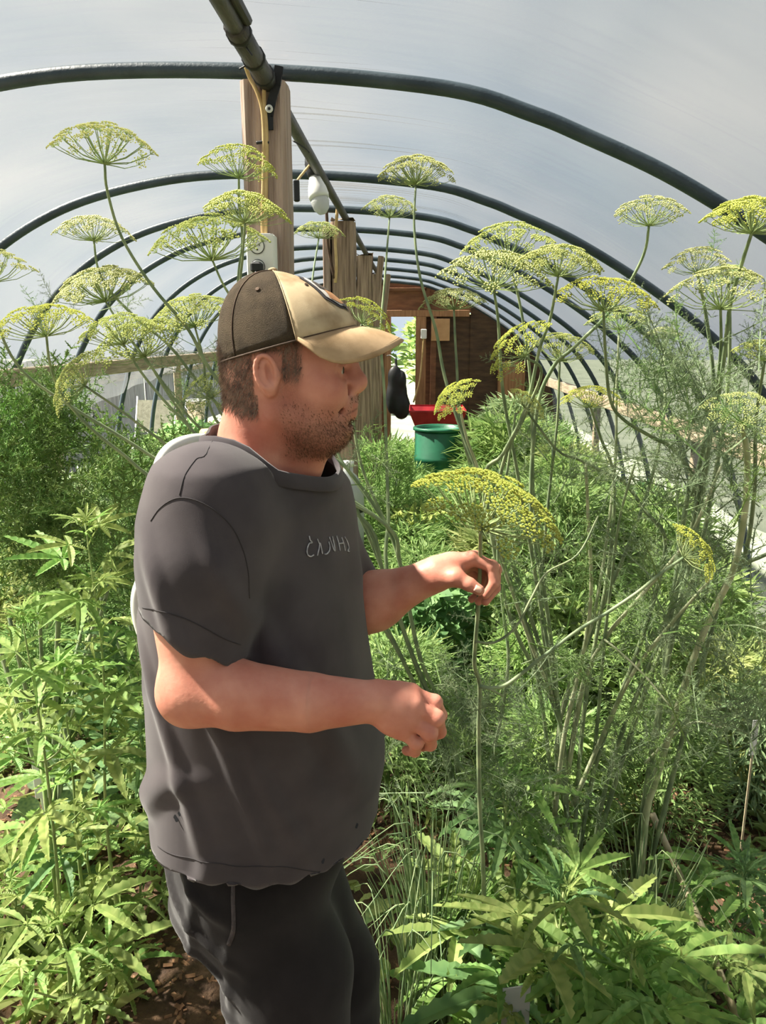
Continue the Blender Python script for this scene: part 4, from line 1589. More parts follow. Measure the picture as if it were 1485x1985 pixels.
bd = badge(hexa, .0022, M['seam'], 'badge', cap)
sh = lambda f_: [(p[0] * f_, .6 + (p[1] - .6) * f_) for p in hexa]
badge(sh(.86), .0032, mat('badge_grey', (176, 170, 162), (192, 186, 178), 60, .8), 'badge_field', bd)
badge([(-26, .50), (-16, .66), (-4, .58), (8, .72), (26, .50), (14, .40), (-14, .40)], .0040, mat('badge_brown', (150, 104, 66), (176, 128, 84), 60, .8), 'badge_scene', bd)
badge([(-24, .68), (-16, .80), (-4, .76), (2, .64), (-10, .62)], .0044, mat('badge_dark', (62, 54, 48), (80, 70, 60), 60, .8), 'badge_scene', bd)
badge([(-14, .36), (-10, .40), (12, .40), (14, .36), (0, .32)], .0044, M['seam'], 'badge_scene', bd)
# ------------------------------------------------------------------ plants: shared pieces
lt_ = lambda c: tuple(.74 * x + .26 * y for x, y in zip(c, (212, 206, 178)))
leafm = lambda nm, a, b_, tr=.35, v=.18, sc=30: mat(nm, lt_(a), lt_(b_), sc, .55, transl=tr, vary=v, spec=.3, detail=0.0)
M['stem'] = leafm('dill_stem', (86, 112, 76), (128, 150, 104), .12, .12)
M['stem_pale'] = leafm('dill_stem_pale', (140, 156, 112), (186, 194, 156), .12, .10)
M['ray'] = leafm('umbel_rays', (112, 140, 78), (140, 162, 98), .2, .1)
M['flo_y'] = leafm('floret_yellow', (166, 180, 48), (200, 206, 80), .35, .08)
M['flo_g'] = leafm('floret_green', (160, 178, 84), (192, 200, 104), .35, .08)
M['flo_p'] = leafm('floret_pale', (172, 182, 112), (204, 206, 134), .35, .08)
M['frond'] = leafm('frond_grey_green', (98, 128, 88), (132, 156, 112), .35, .18)
M['frond_b'] = leafm('frond_green', (90, 136, 62), (128, 166, 84), .4, .18)
M['bush'] = leafm('bush_green', (92, 140, 58), (134, 172, 84), .45, .22)
M['hemp'] = leafm('hemp_leaf', (86, 140, 48), (126, 172, 74), .45, .18, 9)
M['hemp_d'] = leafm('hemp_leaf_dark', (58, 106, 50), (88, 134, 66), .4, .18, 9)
M['hemp_l'] = leafm('hemp_leaf_light', (108, 142, 56), (148, 172, 84), .45, .15, 9)
M['hstem'] = leafm('hemp_stem', (110, 142, 70), (146, 168, 96), .1, .1)
M['weed'] = leafm('weed_leaf', (104, 132, 60), (156, 170, 92), .4, .1, 4)
M['weed2'] = leafm('weed_green', (84, 128, 52), (136, 166, 80), .4, .1, 4)
M['chive'] = leafm('chive_leaf', (96, 134, 86), (142, 168, 112), .3, .12)
M['broad'] = leafm('broad_leaf', (62, 110, 58), (98, 142, 74), .4, .2, 9)
M['squash'] = leafm('light_leaf', (128, 162, 70), (168, 190, 100), .45, .2, 9)
M['straw'] = mat('dry_stalk', (150, 138, 108), (186, 174, 144), 20, .8, vary=.1)


def umbel_meshes(seed, nray=34, fl=24, h=.66, rim=1.0):
    """unit umbel: rays from the origin up to a dome of radius 1; florets as their own mesh"""
    r_ = random.Random(seed)
    rays, flo = MB(), MB()
    for i in range(nray):
        q = math.sqrt((i + .6) / nray)
        a = i * 2.39996 + r_.uniform(-.15, .15)
        q *= r_.uniform(.9, 1.05)
        e = Vector((q * math.cos(a), q * math.sin(a), h * (1.0 - .82 * q ** 2.2) + r_.uniform(-.03, .03)))
        mid = e * .5 + Vector((math.cos(a) * q * .07, math.sin(a) * q * .07, .03 - .10 * q))
        rays.tube([Vector((0, 0, 0)), mid * .55 + e * .02, mid, e * .8 + mid * .2 + Vector((0, 0, -.01)), e], [.014, .011, .010, .009, .007], 4, False)
        nm = (e * .6 + Vector((0, 0, .55))).normalized()
        for k in range(fl):
            w1 = 2 * math.pi * k * .618 + r_.uniform(-.2, .2)
            sp = .155 * math.sqrt((k + .7) / fl) * r_.uniform(.8, 1.15)
            t1 = nm.orthogonal().normalized()
            t2 = nm.cross(t1)
            p = e + nm * (.10 - .18 * sp) + (t1 * math.cos(w1) + t2 * math.sin(w1)) * sp
            k0 = len(rays.v)
            w_ = t1 * .0045
            rays.v += [e + w_, e - w_, p]
            rays.f.append((k0, k0 + 1, k0 + 2))
            s_ = r_.uniform(.018, .030)
            k0 = len(flo.v)
            for d in ((1, 0, 0), (0, 1, 0), (-1, 0, 0), (0, -1, 0), (0, 0, .8), (0, 0, -.8)):
                flo.v.append(p + Vector(d) * s_)
            for j in range(4):
                flo.f += [(k0 + j, k0 + (j + 1) % 4, k0 + 4), (k0 + (j + 1) % 4, k0 + j, k0 + 5)]
    a, b_ = rays.mesh('umbel_rays'), flo.mesh('umbel_florets')
    a.materials.append(M['ray'])
    b_.materials.append(M['flo_g'])
    return a, b_


UM = [umbel_meshes(1), umbel_meshes(2, 38, 24, .58), umbel_meshes(3, 32, 24, .72), umbel_meshes(4, 46, 30, .62)]


def frond_mesh(seed, pairs=9, seg=7, thr=4, wdt=.0045, L1=.42, stalk=.22):
    """feathery leaf of unit length along +Z, thread-like segments"""
    r_ = random.Random(seed)
    mb = MB()

    def spike(a, b_, w_):
        a, b_ = Vector(a), Vector(b_)
        d = b_ - a
        s1 = d.orthogonal().normalized() * w_
        s2 = d.cross(s1).normalized() * w_
        k = len(mb.v)
        mb.v += [a + s1, a - s1 * .5 + s2 * .87, a - s1 * .5 - s2 * .87, b_]
        mb.f += [(k, k + 1, k + 3), (k + 1, k + 2, k + 3), (k + 2, k, k + 3)]
    bend = Vector((r_.uniform(-.25, .25), r_.uniform(-.25, .25), 0))
    pt = lambda t_: Vector((0, 0, t_)) + bend * t_ * t_
    mb.tube([pt(k / 6) for k in range(7)], [.009 - .007 * k / 6 for k in range(7)], 3, False)
    for i in range(pairs):
        t_ = stalk + (1 - stalk) * (i + .3) / pairs
        for s_ in (0, 1):
            a = i * 2.0 + s_ * math.pi + r_.uniform(-.5, .5)
            out = Vector((math.cos(a), math.sin(a), r_.uniform(.45, 1.0))).normalized()
            l1 = L1 * (1.05 - t_) ** .7 * r_.uniform(.7, 1.15)
            p0 = pt(t_)
            p1 = p0 + out * l1
            spike(p0, p1, wdt * .8)
            for j in range(seg):
                q = .2 + .8 * (j + r_.random() * .6) / seg
                c = p0.lerp(p1, q)
                l2 = l1 * .42 * (1.15 - q)
                for m_ in range(thr):
                    d = (out * .6 + Vector((r_.gauss(0, 1), r_.gauss(0, 1), r_.gauss(.15, 1))).normalized()).normalized()
                    spike(c, c + d * l2 * r_.uniform(.5, 1.1), wdt * .55)
    me = mb.mesh('frond')
    me.materials.append(M['frond'])
    return me


FR = [frond_mesh(20 + k) for k in range(5)]
FRB = [frond_mesh(40 + k, 9, 6, 3, .013, .45, .12) for k in range(4)]


def hemp_leaf_mesh(seed, nl=7, droop=.25):
    """palmate leaf: serrated, slightly folded leaflets; unit leaflet length, leaf blade along +X, up is +Z"""
    r_ = random.Random(seed)
    mb = MB()
    for i in range(nl):
        u = (i - (nl - 1) / 2) / ((nl - 1) / 2)
        a = u * math.radians(118) * (abs(u) ** .12 if u else 1) + r_.uniform(-.05, .05)
        l_ = (1.0 - .62 * abs(u) ** 1.6) * r_.uniform(.93, 1.05)
        wd = .088 * (1 - .3 * abs(u)) * r_.uniform(.9, 1.1)
        ca, sa = math.cos(a), math.sin(a)
        dr = droop * r_.uniform(.5, 1.3) + .08 * abs(u)
        N_ = 9
        mid, lf, rt_ = [], [], []
        for k in range(N_ + 1):
            t_ = k / N_
            x = l_ * t_
            z = .10 * t_ - dr * t_ * t_ * l_
            wv = wd * (math.sin(math.pi * min(1, t_ ** .85)) ** .8) + .004
            if k == N_:
                wv = .001
            mid.append(Vector((x * ca, x * sa, z - .02 * (wv / wd))))
            for lst, s_ in ((lf, 1), (rt_, -1)):
                for q, (dx, ww) in enumerate(((0, .86), (.055, 1.06))):
                    if k == N_ and q:
                        continue
                    X_, Y_ = x + dx * l_ * (q), s_ * wv * ww
                    lst.append(Vector((X_ * ca - Y_ * sa, X_ * sa + Y_ * ca, z + .03 * (wv / wd))))
        k0 = len(mb.v)
        mb.v += mid
        for lst, s_ in ((lf, 1), (rt_, -1)):
            k1 = len(mb.v)
            mb.v += lst
            for k in range(N_):
                a0_, a1_ = k0 + k, k0 + k + 1
                b0_, b1_, b2_ = k1 + 2 * k, k1 + 2 * k + 1, k1 + min(2 * k + 2, len(lst) - 1)
                fs = [(a0_, b0_, b1_), (a0_, b1_, a1_), (a1_, b1_, b2_)]
                mb.f += fs if s_ < 0 else [f[::-1] for f in fs]
    # petiole running back from the blade
    mb.tube([(0, 0, 0), (-.25, 0, -.05), (-.5, 0, -.16)], [.016, .018, .02], 4, False)
    me = mb.mesh('leaf')
    me.materials.append(M['hemp'])
    return me


HL = [hemp_leaf_mesh(60, 7, .30), hemp_leaf_mesh(61, 7, .5), hemp_leaf_mesh(62, 5, .2), hemp_leaf_mesh(63, 7, .12), hemp_leaf_mesh(64, 5, .45)]


def broad_leaf_mesh(seed, lobes=False):
    r_ = random.Random(seed)
    mb = MB()
    N_ = 8
    mid, lf, rt_ = [], [], []
    for k in range(N_ + 1):
        t_ = k / N_
        wv = .42 * math.sin(math.pi * min(1, t_ ** .62 * .98 + .02)) ** .85 + .004
        if lobes and k % 3 == 2:
            wv *= .72
        z = .12 * t_ - .35 * t_ * t_
        mid.append(Vector((t_, 0, z)))
        lf.append(Vector((t_, wv, z + .10 * wv - .3 * wv * wv)))
        rt_.append(Vector((t_, -wv, z + .10 * wv - .3 * wv * wv)))
    mb.grid([rt_, mid, lf])
    mb.tube([(0, 0, 0), (-.3, 0, -.1), (-.6, 0, -.3)], [.016, .018, .02], 4, False)
    me = mb.mesh('leaf', smooth=True)
    me.materials.append(M['broad'])
    return me


BL = [broad_leaf_mesh(1), broad_leaf_mesh(2, True)]


def rand_quat(r_, up=.6):
    d = Vector((r_.gauss(0, 1), r_.gauss(0, 1), r_.gauss(0, 1))).normalized() * (1 - up * .5) + Vector((0, 0, up))
    return d.normalized().to_track_quat('Z', 'Y') @ Quaternion((0, 0, 1), r_.uniform(0, 6.28))


def pxm(Y, py=900):
    p = at(742, py, Y) - EYE
    return FPX / float(p @ _fw)


# ------------------------------------------------------------------ dill plants
def ground_pt(px, Y):
    p = at(px, 1800, Y)
    return Vector((p[0], Y, 0.0))


baseA = Vector((float(at(915, 1780, 1.98)[0]), 1.98, 0))
baseB = Vector((float(at(1120, 1760, 1.95)[0]), 1.95, 0))
baseC = Vector((float(at(1235, 1740, 1.90)[0]), 1.90, 0))
baseH = Vector((float(at(930, 1900, 1.62)[0]), 1.55, 0))
DA = empty('dill_plant', baseA, 'tall dill plant leaning left, its stems crossing behind the man', 'dill plant', 'dill plants in flower')
DB = empty('dill_plant', baseB, 'broad dill plant with many umbels right of the man', 'dill plant', 'dill plants in flower')
DC = empty('dill_plant', baseC, 'thick-stemmed dill plant at the right edge, tallest of the right group', 'dill plant', 'dill plants in flower')
DH = empty('dill_plant', baseH, 'slender dill plant whose stem the man pinches between thumb and finger', 'dill plant', 'dill plants in flower')

ui = 0
rp_ = random.Random(77)
STEMPTS = {}


def dill_stem(par, path, Yt, Yb, r0=.0034, r1=.0062, pale=False, to_ground=False):
    n_ = len(path)
    pts = [at(x, y, Yt + (Yb - Yt) * (i / max(1, n_ - 1)) ** .9) for i, (x, y) in enumerate(path)]
    if to_ground:
        pts.append(np.array(par.location) + np.array([rp_.uniform(-.03, .03), rp_.uniform(-.03, .03), -.01]))
    c = catmull(pts, 5)
    mb = MB().tube(c, [r0 + (r1 - r0) * k / (len(c) - 1) for k in range(len(c))], 6)
    mb.build('stem', M['stem_pale'] if pale else M['stem'], par, True)
    STEMPTS.setdefault(par.name, []).extend(c)
    return c


def umbel(par, ox, oy, hw, Y, tilt=0.0, toward=.1, colr='flo_g', var=None, squash=1.0):
    global ui
    loc = at(ox, oy, Y)
    R = hw / pxm(Y, oy)
    a = math.radians(tilt)
    axis = Vector((math.sin(a), -toward, math.cos(a))).normalized()
    q = axis.to_track_quat('Z', 'Y') @ Quaternion((0, 0, 1), rp_.uniform(0, 6.28))
    me, fl = UM[(var if var is not None else ui) % len(UM)]
    ui += 1
    o = put('umbel', me, None, par, loc, q, (R, R, R * squash))
    f = bpy.data.objects.new('florets', fl)
    COL.objects.link(f)
    f.parent = o
    f.material_slots[0].link = 'OBJECT'
    f.material_slots[0].material = M[colr]
    return o


LA = [(640, 895), (697, 1000), (745, 1115), (795, 1258), (850, 1400), (895, 1600)]
LB = [(669, 905), (749, 1018), (776, 1095), (815, 1277), (868, 1400), (905, 1600)]
L2 = [(600, 960), (680, 1080), (730, 1190), (786, 1290), (855, 1450), (900, 1620)]
# left umbels
for (ox, oy, hw, Y, tilt, tw, cl_, path) in (
        (203, 318, 98, 1.60, 2, .02, 'flo_p', [(203, 318), (208, 370), (236, 460), (296, 556), (366, 640), (410, 720), (520, 850)] + LA[1:]),
        (182, 467, 70, 1.95, 0, .0, 'flo_p', [(182, 467), (190, 520), (215, 566), (270, 622), (330, 672), (400, 760), (520, 890)] + L2[1:]),
        (463, 345, 74, 1.75, 10, .05, 'flo_y', [(463, 345), (464, 400), (470, 470), (462, 560), (480, 700), (560, 880)] + LB[1:]),
        (475, 432, 80, 1.66, 6, .05, 'flo_y', [(475, 432), (470, 500), (466, 570), (480, 720), (570, 900)] + LB[1:]),
        (412, 505, 112, 1.80, -4, .12, 'flo_g', [(412, 505), (432, 550), (460, 596), (520, 700), (590, 850)] + LB[:]),
        (90, 652, 92, 1.60, -6, .12, 'flo_y', [(90, 652), (97, 705), (118, 762), (172, 826), (240, 882), (306, 932), (480, 1010), (640, 1100)] + L2[2:]),
        (-12, 548, 78, 1.7, -8, .05, 'flo_p', [(-12, 548), (0, 640), (40, 715), (110, 770), (240, 850), (420, 960)] + L2[1:]),
        (378, 634, 84, 1.80, -12, .2, 'flo_g', [(378, 634), (395, 700), (400, 760), (430, 830), (540, 940)] + L2[1:]),
        (282, 692, 96, 1.78, -16, .25, 'flo_g', [(282, 692), (330, 770), (392, 860), (480, 960)] + L2[1:]),
        (165, 748, 74, 1.65, -52, .35, 'flo_g', [(165, 748), (240, 800), (330, 868), (370, 900), (500, 990)] + L2[1:]),
        (412, 770, 56, 1.85, -20, .5, 'flo_g', [(412, 770), (440, 820), (500, 900)] + LA[:]),
        (205, 585, 92, 1.95, -12, .1, 'flo_p', [(205, 585), (240, 640), (300, 720), (400, 840)] + L2[:]),
        (240, 668, 80, 1.7, -5, .1, 'flo_g', [(240, 668), (280, 730), (350, 810), (480, 930)] + LA[1:]),
        (618, 462, 46, 2.5, 2, .0, 'flo_g', [(618, 462), (606, 540), (600, 640), (640, 850)] + LB[1:]),
        (702, 628, 58, 1.9, 38, .0, 'flo_y', [(702, 628), (690, 660), (680, 760), (700, 900)] + LB[1:])):
    umbel(DA, ox, oy, hw, Y, tilt, tw, cl_)
    dill_stem(DA, path, Y, 1.96, .0026, .0070, to_ground=True)
# right umbels
RB = [(1060, 1180), (1085, 1400), (1100, 1600)]
for (ox, oy, hw, Y, tilt, tw, cl_, path) in (
        (806, 358, 72, 2.1, 0, .0, 'flo_p', [(806, 358), (803, 440), (815, 540), (845, 640), (862, 730), (900, 850), (960, 1000), (1030, 1200)] + RB[1:]),
        (755, 422, 54, 2.3, 0, .0, 'flo_p', [(755, 422), (746, 540), (738, 650), (745, 760), (750, 900), (753, 1000), (760, 1150), (900, 1500)]),
        (957, 560, 104, 1.72, 4, .25, 'flo_g', [(957, 560), (966, 625), (975, 760), (1000, 900), (1035, 1100)] + RB[1:]),
        (985, 505, 88, 1.85, -6, .05, 'flo_g', [(985, 505), (1010, 600), (1030, 760), (1035, 980)] + RB[:]),
        (1082, 536, 82, 1.62, 6, .05, 'flo_g', [(1082, 536), (1066, 620), (1045, 680), (1020, 790), (975, 880), (940, 940), (990, 1200)] + RB[1:]),
        (1258, 438, 72, 1.70, 0, .0, 'flo_p', [(1258, 438), (1252, 480), (1236, 520), (1200, 580), (1168, 620), (1110, 676), (1072, 712), (1040, 800), (1030, 1000)] + RB[:]),
        (1170, 603, 95, 1.55, 6, .10, 'flo_y', [(1170, 603), (1174, 690), (1184, 778), (1212, 816), (1262, 846), (1310, 876), (1350, 960), (1320, 1150), (1230, 1400)]),
        (1397, 600, 98, 1.60, 0, .08, 'flo_p', [(1397, 600), (1397, 680), (1385, 790), (1360, 930), (1300, 1180), (1180, 1500)]),
        (1285, 657, 32, 2.2, 0, .0, 'flo_p', [(1285, 657), (1288, 720), (1285, 820), (1240, 1000)] + RB[1:]),
        (1145, 790, 56, 1.8, -4, .1, 'flo_y', [(1145, 790), (1165, 850), (1190, 930), (1180, 1100), (1130, 1400)]),
        (1016, 790, 42, 1.75, 40, .1, 'flo_g', [(1016, 790), (1080, 872), (1120, 890), (1170, 915), (1210, 935), (1250, 990), (1290, 1060), (1240, 1250), (1150, 1500)]),
        (1018, 692, 72, 1.60, -48, .2, 'flo_y', [(1018, 692), (1050, 720), (1020, 800), (975, 900), (960, 1050), (1040, 1300)]),
        (890, 782, 52, 1.75, -42, .25, 'flo_y', [(890, 782), (905, 850), (930, 920), (960, 1050), (1030, 1250)] + RB[1:]),
        (1200, 640, 60, 2.0, 2, .0, 'flo_g', [(1200, 640), (1195, 760), (1190, 930), (1150, 1200)] + RB[1:]),
        (880, 600, 60, 2.1, -2, .0, 'flo_p', [(880, 600), (885, 700), (900, 860), (980, 1100)] + RB[1:]),
        (1085, 700, 66, 1.9, 2, .05, 'flo_g', [(1085, 700), (1080, 820), (1060, 1000), (1050, 1200)] + RB[1:])):
    umbel(DB, ox, oy, hw, Y, tilt, tw, cl_)
    dill_stem(DB, path, Y, 1.93, .0026, .0068, pale=rp_.random() < .3, to_ground=True)
for (ox, oy, hw, Y, tilt, tw, cl_, path) in (
        (1457, 453, 92, 1.50, 4, .05, 'flo_y', [(1457, 453), (1440, 505), (1416, 590), (1404, 690), (1390, 780), (1366, 860), (1342, 960), (1325, 1010)]),
        (1440, 822, 76, 1.42, 4, .45, 'flo_g', [(1440, 822), (1449, 900), (1443, 1000), (1420, 1110), (1380, 1190), (1340, 1290), (1305, 1400), (1272, 1510), (1250, 1600)]),
        (1482, 700, 60, 1.55, 6, .1, 'flo_g', [(1482, 700), (1465, 820), (1462, 960), (1440, 1090), (1385, 1200)]),
        (1360, 500, 60, 1.7, -4, .05, 'flo_p', [(1352, 530), (1370, 620), (1384, 760), (1370, 900), (1340, 1080), (1290, 1300)]),
        (1420, 520, 48, 1.75, 10, .05, 'flo_g', [(1412, 548), (1415, 640), (1410, 760), (1390, 900), (1350, 1100), (1290, 1300)])):
    if (ox, oy) in ((1360, 500), (1420, 520)):
        oy += 30
        ox -= 8
    umbel(DC, ox, oy, hw, Y, tilt, tw, cl_)
    big = (ox, oy) == (1440, 822)
    dill_stem(DC, path, Y, 1.86, .0030 if not big else .0056, .0100 if big else .007, pale=big, to_ground=True)
# long side stalks of the right plants
for (par, path, Y0, Y1, a, b_, pale) in ((DC, [(1380, 1190), (1420, 1110), (1485, 1075), (1540, 1050)], 1.7, 1.6, .0055, .004, False),
                                         (DC, [(1250, 1480), (1300, 1430), (1345, 1400), (1400, 1410)], 1.85, 1.75, .004, .0025, True),
                                         (DB, [(1075, 1580), (1095, 1420), (1130, 1270), (1146, 1150), (1140, 1000), (1136, 900)], 1.92, 1.7, .0068, .0032, True),
                                         (DB, [(1100, 1500), (1130, 1330), (1172, 1240), (1220, 1180), (1330, 1050), (1400, 900)], 1.92, 1.6, .0075, .003, True),
                                         (DB, [(1110, 1560), (1180, 1400), (1230, 1300), (1300, 1210), (1380, 1120)], 1.92, 1.6, .0068, .003, True),
                                         (DB, [(1172, 1240), (1200, 1262), (1250, 1310), (1300, 1370)], 1.75, 1.6, .003, .002, True),
                                         (DB, [(1150, 1480), (1160, 1380), (1172, 1240), (1185, 1130), (1200, 1010), (1230, 900)], 1.9, 1.6, .005, .0026, False),
                                         (DA, [(905, 1600), (960, 1440), (985, 1290), (975, 1180), (965, 1060), (985, 900), (1000, 800)], 1.9, 1.8, .0055, .0026, False)):
    dill_stem(par, path, Y0, Y1, a, b_, pale)
# the pinched stem with its big umbel and the side branch that ends in a tilted umbel
umbel(DH, 932, 1024, 150, 1.292, 20, .06, 'flo_y', 3)
dill_stem(DH, [(932, 1024), (931, 1085), (929, 1140), (927, 1180), (922, 1240), (920, 1290), (930, 1330), (928, 1420), (930, 1560), (938, 1750)], 1.294, 1.50, .0034, .0055, to_ground=True)
umbel(DH, 1325, 1081, 66, 1.40, 58, .05, 'flo_y', 0)
dill_stem(DH, [(1325, 1081), (1280, 1112), (1236, 1148), (1170, 1192), (1120, 1222), (1050, 1275), (985, 1325), (955, 1333), (930, 1330)], 1.40, 1.345, .0030, .0038)
dill_stem(DH, [(1160, 1000), (1120, 1075), (1060, 1110), (1030, 1160), (1000, 1215), (960, 1245), (921, 1244)], 1.45, 1.32, .0018, .0026)
dill_stem(DH, [(975, 1350), (955, 1338), (930, 1331)], 1.35, 1.345, .0018, .003)


def scatter(par, spec, mats, meshes=None, seed=1, up=.55):
    r_ = random.Random(seed)
    meshes = meshes or FR
    for (x0, x1, y0, y1, Y0, Y1, n_, s0, s1) in spec:
        for _ in range(n_):
            loc = at(r_.uniform(x0, x1), r_.uniform(y0, y1), r_.uniform(Y0, Y1))
            if loc[2] < .03:
                continue
            put('frond', r_.choice(meshes), M[r_.choice(mats)], par, loc, rand_quat(r_, up), r_.uniform(s0, s1))


scatter(DA, [(630, 720, 830, 940, 1.65, 2.0, 13, .10, .18), (350, 450, 720, 880, 1.75, 2.0, 14, .10, .18), (800, 1010, 1360, 1620, 1.65, 2.0, 46, .12, .24),
             (720, 900, 1180, 1500, 1.8, 2.1, 16, .12, .2), (820, 1080, 1320, 1620, 1.55, 1.75, 34, .1, .18), (0, 420, 600, 760, 1.75, 2.0, 16, .07, .13)], ['frond', 'frond', 'frond_b'], seed=3)
scatter(DB, [(1180, 1400, 700, 920, 1.55, 2.0, 34, .14, .24), (940, 1250, 850, 1160, 1.65, 2.2, 48, .12, .24), (960, 1300, 1120, 1520, 1.6, 2.1, 66, .14, .28),
             (1000, 1250, 700, 860, 1.8, 2.2, 12, .1, .18), (1050, 1300, 1480, 1700, 1.6, 1.95, 18, .12, .22)], ['frond', 'frond', 'frond_b'], seed=4)
scatter(DC, [(1290, 1485, 680, 960, 1.4, 1.9, 34, .12, .22), (1230, 1485, 920, 1240, 1.4, 1.9, 44, .14, .26), (1240, 1480, 1220, 1500, 1.5, 1.95, 44, .14, .28),
             (1320, 1420, 470, 600, 1.5, 1.8, 5, .06, .1), (1240, 1485, 640, 900, 1.5, 1.9, 30, .12, .2)], ['frond', 'frond', 'frond_b'], seed=5)
scatter(DH, [(900, 960, 1200, 1500, 1.33, 1.5, 8, .06, .12)], ['frond'], seed=6)

# ------------------------------------------------------------------ dark feathery bush at the left and a paler one behind it
for (bx, nm, lab, spec, mts, sd) in (
        ((90, 2.15), 'feathery_bush', 'dense dark green feathery bush at the left edge behind the hemp',
         [(-60, 250, 900, 1180, 1.95, 2.4, 120, .18, .30), (-40, 200, 800, 960, 2.0, 2.35, 60, .16, .26), (-60, 120, 745, 830, 2.0, 2.3, 26, .12, .2)], ['bush'], 8),
        ((310, 2.75), 'feathery_bush', 'smaller pale feathery bush between the dark bush and the man',
         [(225, 330, 880, 1050, 2.5, 2.9, 40, .16, .26), (200, 300, 960, 1200, 2.4, 2.8, 26, .16, .26)], ['frond_b', 'bush'], 9)):
    p = at(bx[0], 1500, bx[1])
    t_ = empty(nm, (p[0], bx[1], 0), lab, 'bush')
    rb = random.Random(sd)
    for k in range(9):
        a, r1 = rb.uniform(0, 6.28), rb.uniform(.05, .35)
        MB().tube(catmull([(p[0], bx[1], 0), (p[0] + r1 * .3 * math.cos(a), bx[1] + r1 * .3 * math.sin(a), .45), (p[0] + r1 * math.cos(a), bx[1] + r1 * math.sin(a), rb.uniform(.8, 1.2))], 5), .006, 5).build('stem', M['stem'], t_, True)
    scatter(t_, spec, mts, FRB, sd, .6)


# ------------------------------------------------------------------ hemp plants
def hemp(name, base, top, nodes, size, m, label, seed, branches=0, f0=.22, full=1.0, group='hemp plants in the beds'):
    r_ = random.Random(seed)
    base, top = Vector(base), Vector(top)
    t_ = empty(name, base, label, 'hemp plant', group)
    H = top - base
    st = catmull([base, base + H * .35 + Vector((r_.uniform(-.02, .02), 0, 0)), base + H * .7 + Vector((r_.uniform(-.02, .02), 0, 0)), top], 5)
    MB().tube(st, [.006 * (1 - .7 * k / (len(st) - 1)) * (size / .12) ** .5 for k in range(len(st))], 6).build('stem', M['hstem'], t_, True)

    def leaf(p, a, el, s_, mt):
        d = Vector((math.cos(a) * math.cos(el), math.sin(a) * math.cos(el), math.sin(el)))
        xz = d
        yv = Vector((-math.sin(a), math.cos(a), 0))
        zv = xz.cross(yv)
        R = Matrix((xz, yv, zv)).transposed().to_quaternion()
        blade = p + d * s_ * .5
        put('leaf', r_.choice(HL), M[mt], t_, blade, R @ Quaternion((1, 0, 0), r_.uniform(-.4, .4)), s_)
    mats_ = m if isinstance(m, (list, tuple)) else [m]
    for k in range(nodes):
        f = f0 + (.96 - f0) * k / max(1, nodes - 1)
        j = f * (len(st) - 1)
        p = Vector(st[int(j)]).lerp(Vector(st[min(len(st) - 1, int(j) + 1)]), j - int(j))
        a0 = k * 1.75 + r_.uniform(-.3, .3)
        for q in (0, 1):
            s_ = size * (.55 + .75 * math.sin(math.pi * min(1, (1 - f) * .75 + .22))) * r_.uniform(.8, 1.15)
            leaf(p, a0 + q * math.pi + r_.uniform(-.3, .3), r_.uniform(-.35, .25) + .5 * f ** 3, s_, r_.choice(mats_))
            if branches and k % 2 == 0 and f < .9:
                a = a0 + q * math.pi + .4
                e = p + Vector((math.cos(a), math.sin(a), .8)) * size * 1.1 * (1.1 - f)
                MB().tube(catmull([p, p.lerp(e, .5) + Vector((0, 0, -.01)), e], 4), .0025, 5).build('branch', M['hstem'], t_, True)
                for z in range(branches):
                    leaf(e, a + z * 2.2 + r_.uniform(-.4, .4), r_.uniform(-.1, .6), size * r_.uniform(.45, .7), r_.choice(mats_))
    for q in range(int(7 * full)):
        leaf(top - H.normalized() * r_.uniform(0, .03), q * 2.4, r_.uniform(.3, 1.2), size * r_.uniform(.25, .5), r_.choice(mats_))
    return t_


def hp(px, py, Y, bx=None):
    tp = at(px, py, Y)
    b_ = Vector((tp[0] if bx is None else float(at(bx, py, Y)[0]), Y, -.01))
    return b_, tp


